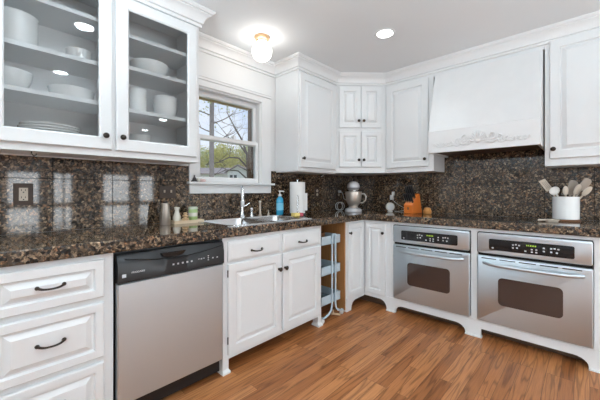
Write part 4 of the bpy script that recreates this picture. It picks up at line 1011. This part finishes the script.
for u, f_, L_, lab in KN:
    f_ = .62 if f_ < .3 else .24
    p0 = Vector((u, -.065 + .105 * f_, .088 + .120 * f_)); dirv = (nrm * .75 + Vector((0, 0, 1)) * .6).normalized()
    kn = thing('kitchen_knife', KM @ p0, 'black-handled knife in the orange block, %s' % lab, 'knife', 'knives in the orange block')
    q = MB(KM); q.tube([p0 + dirv * .004, p0 + dirv * L_ * .4, p0 + dirv * L_ * .85, p0 + dirv * L_], [.010, .011, .012, .009], 8, flat=1.3); q.build('handle', knifeblk, kn, smooth=50)
    q = MB(KM); q.tube([p0 - dirv * .002, p0 + dirv * .020], [.0105, .0115], 8, flat=1.3); q.build('bolster', chrome, kn, smooth=50)
o = MB().lathe([(0, 0), (.034, 0), (.040, .006), (.041, .034), (.036, .040), (.030, .058), (.026, .064), (0, .066)], (1.108, -.20, ZT), n=24).build('salt_cellar', orange2, smooth=40); tag(o, 'small round amber wooden pot right of the knife block', 'pot')

# ------------------------------------------------------------------ utensil crock
ux, uy = 2.178, -.175
o = MB().lathe([(0, 0), (.086, 0), (.089, .003), (.089, .010), (.086, .013), (0, .013)], (ux, uy, ZT), n=36).build('coaster', coasterm, smooth=40); tag(o, 'round brown wooden coaster under the utensil crock', 'coaster')
cz = ZT + .0135
o = MB().lathe([(0, 0), (.078, 0), (.083, .004), (.084, .165), (.085, .178), (.079, .178), (.078, .01), (0, .01)], (ux, uy, cz), n=36).build('utensil_crock', china, smooth=50); tag(o, 'straight white ceramic crock full of wooden utensils', 'crock')
def utensil(name, kind, mat, head, foot, size, label, mat2=None):
    head = Vector(head); foot = Vector(foot); d = (head - foot).normalized()
    side = Rv.copy(); side = (side - d * side.dot(d)).normalized(); nn = d.cross(side).normalized()
    r_ = thing(name, foot, label, 'utensil', 'utensils in the white crock')
    nk = head - d * size[1]
    MB().tube([foot, foot.lerp(nk, .6), nk], [.006, .0055, .006], 8).build('handle', mat2 or mat, r_, smooth=50)
    M6 = Matrix(((side.x, d.x, nn.x, head.x), (side.y, d.y, nn.y, head.y), (side.z, d.z, nn.z, head.z), (0, 0, 0, 1)))
    q = MB(M6); rx, ry = size
    if kind == 'spoon':
        lo = []
        for j in range(9):
            ph_ = R(-90 + 180 * j / 8); lo.append([(rx * math.cos(ph_) * math.cos(2 * math.pi * i / 20), ry * math.cos(ph_) * math.sin(2 * math.pi * i / 20), .012 * math.sin(ph_)) for i in range(20)])
        lo = [[(x_ if abs(x_) > 1e-6 else 0, y_, z_) for x_, y_, z_ in l] for l in lo[1:-1]]
        q.rings(lo)
    else:
        A = rrect(-rx, -ry, rx, ry, min(rx, ry) * (.75 if kind == 'paddle' else .2))
        q.rings([[(a, b_, -.003) for a, b_ in A], [(a, b_, .003) for a, b_ in A]])
        if kind == 'slotted':
            pass
    hd_ = q.build('head', mat, r_, smooth=40)
    if kind == 'slotted':
        q = MB(M6)
        for k in (-1, 0, 1): q.box((k * rx * .5 - .003, -ry * .6, -.0034), (k * rx * .5 + .003, ry * .6, .0034))
        q.build('slots', utgrey, hd_, smooth=0)
    return r_
zf = cz + .012
utensil('spatula', 'slotted', utwood, (2.055, -.18, 1.222), (2.215, -.18, zf), (.030, .050), 'slotted pale wooden spatula leaning far left in the white crock')
utensil('ladle', 'spoon', utwhite, (2.112, -.205, 1.176), (2.200, -.17, zf), (.046, .032), 'white rounded spoon leaning left in the white crock')
utensil('wooden_spoon', 'spoon', utwood, (2.178, -.205, 1.176), (2.180, -.165, zf), (.021, .038), 'narrow beige wooden spoon in the middle of the white crock')
utensil('wooden_spatula', 'paddle', utgrey, (2.216, -.14, 1.200), (2.165, -.19, zf), (.036, .060), 'broad weathered wooden paddle behind the middle spoons in the crock')
utensil('wooden_spoon', 'spoon', utwood, (2.246, -.190, 1.186), (2.160, -.17, zf), (.024, .044), 'pale wooden spoon right of centre in the white crock')
utensil('wooden_spatula', 'paddle', utgrey, (2.289, -.15, 1.225), (2.150, -.19, zf), (.034, .050), 'weathered wooden paddle leaning right in the white crock')
utensil('wooden_spoon', 'spoon', utwood, (2.300, -.195, 1.172), (2.150, -.165, zf), (.026, .044), 'pale wooden spoon leaning far right in the white crock')
# spoon rest lying in front of the crock
sr = MB(); SM = Matrix.Translation((2.105, -.345, ZT)) @ Matrix.Rotation(R(32), 4, 'Z')
sr.M = SM; sr.rings([ov(.0, .038, .030, .001, 24), ov(.0, .048, .038, .018, 24), ov(0, .044, .034, .019, 24), ov(0, .030, .022, .010, 24)])
sr.tube([(-.042, 0, .014), (-.065, 0, .013), (-.082, .0, .012), (-.092, 0, .012)], [.012, .009, .012, .011], 8, flat=.8)
tag(sr.build('spoon_rest', utwood, smooth=50), 'pale wooden spoon rest lying on the counter in front of the crock', 'spoon rest')

for o in bpy.data.objects:
    if '_o' in o: del o['_o']
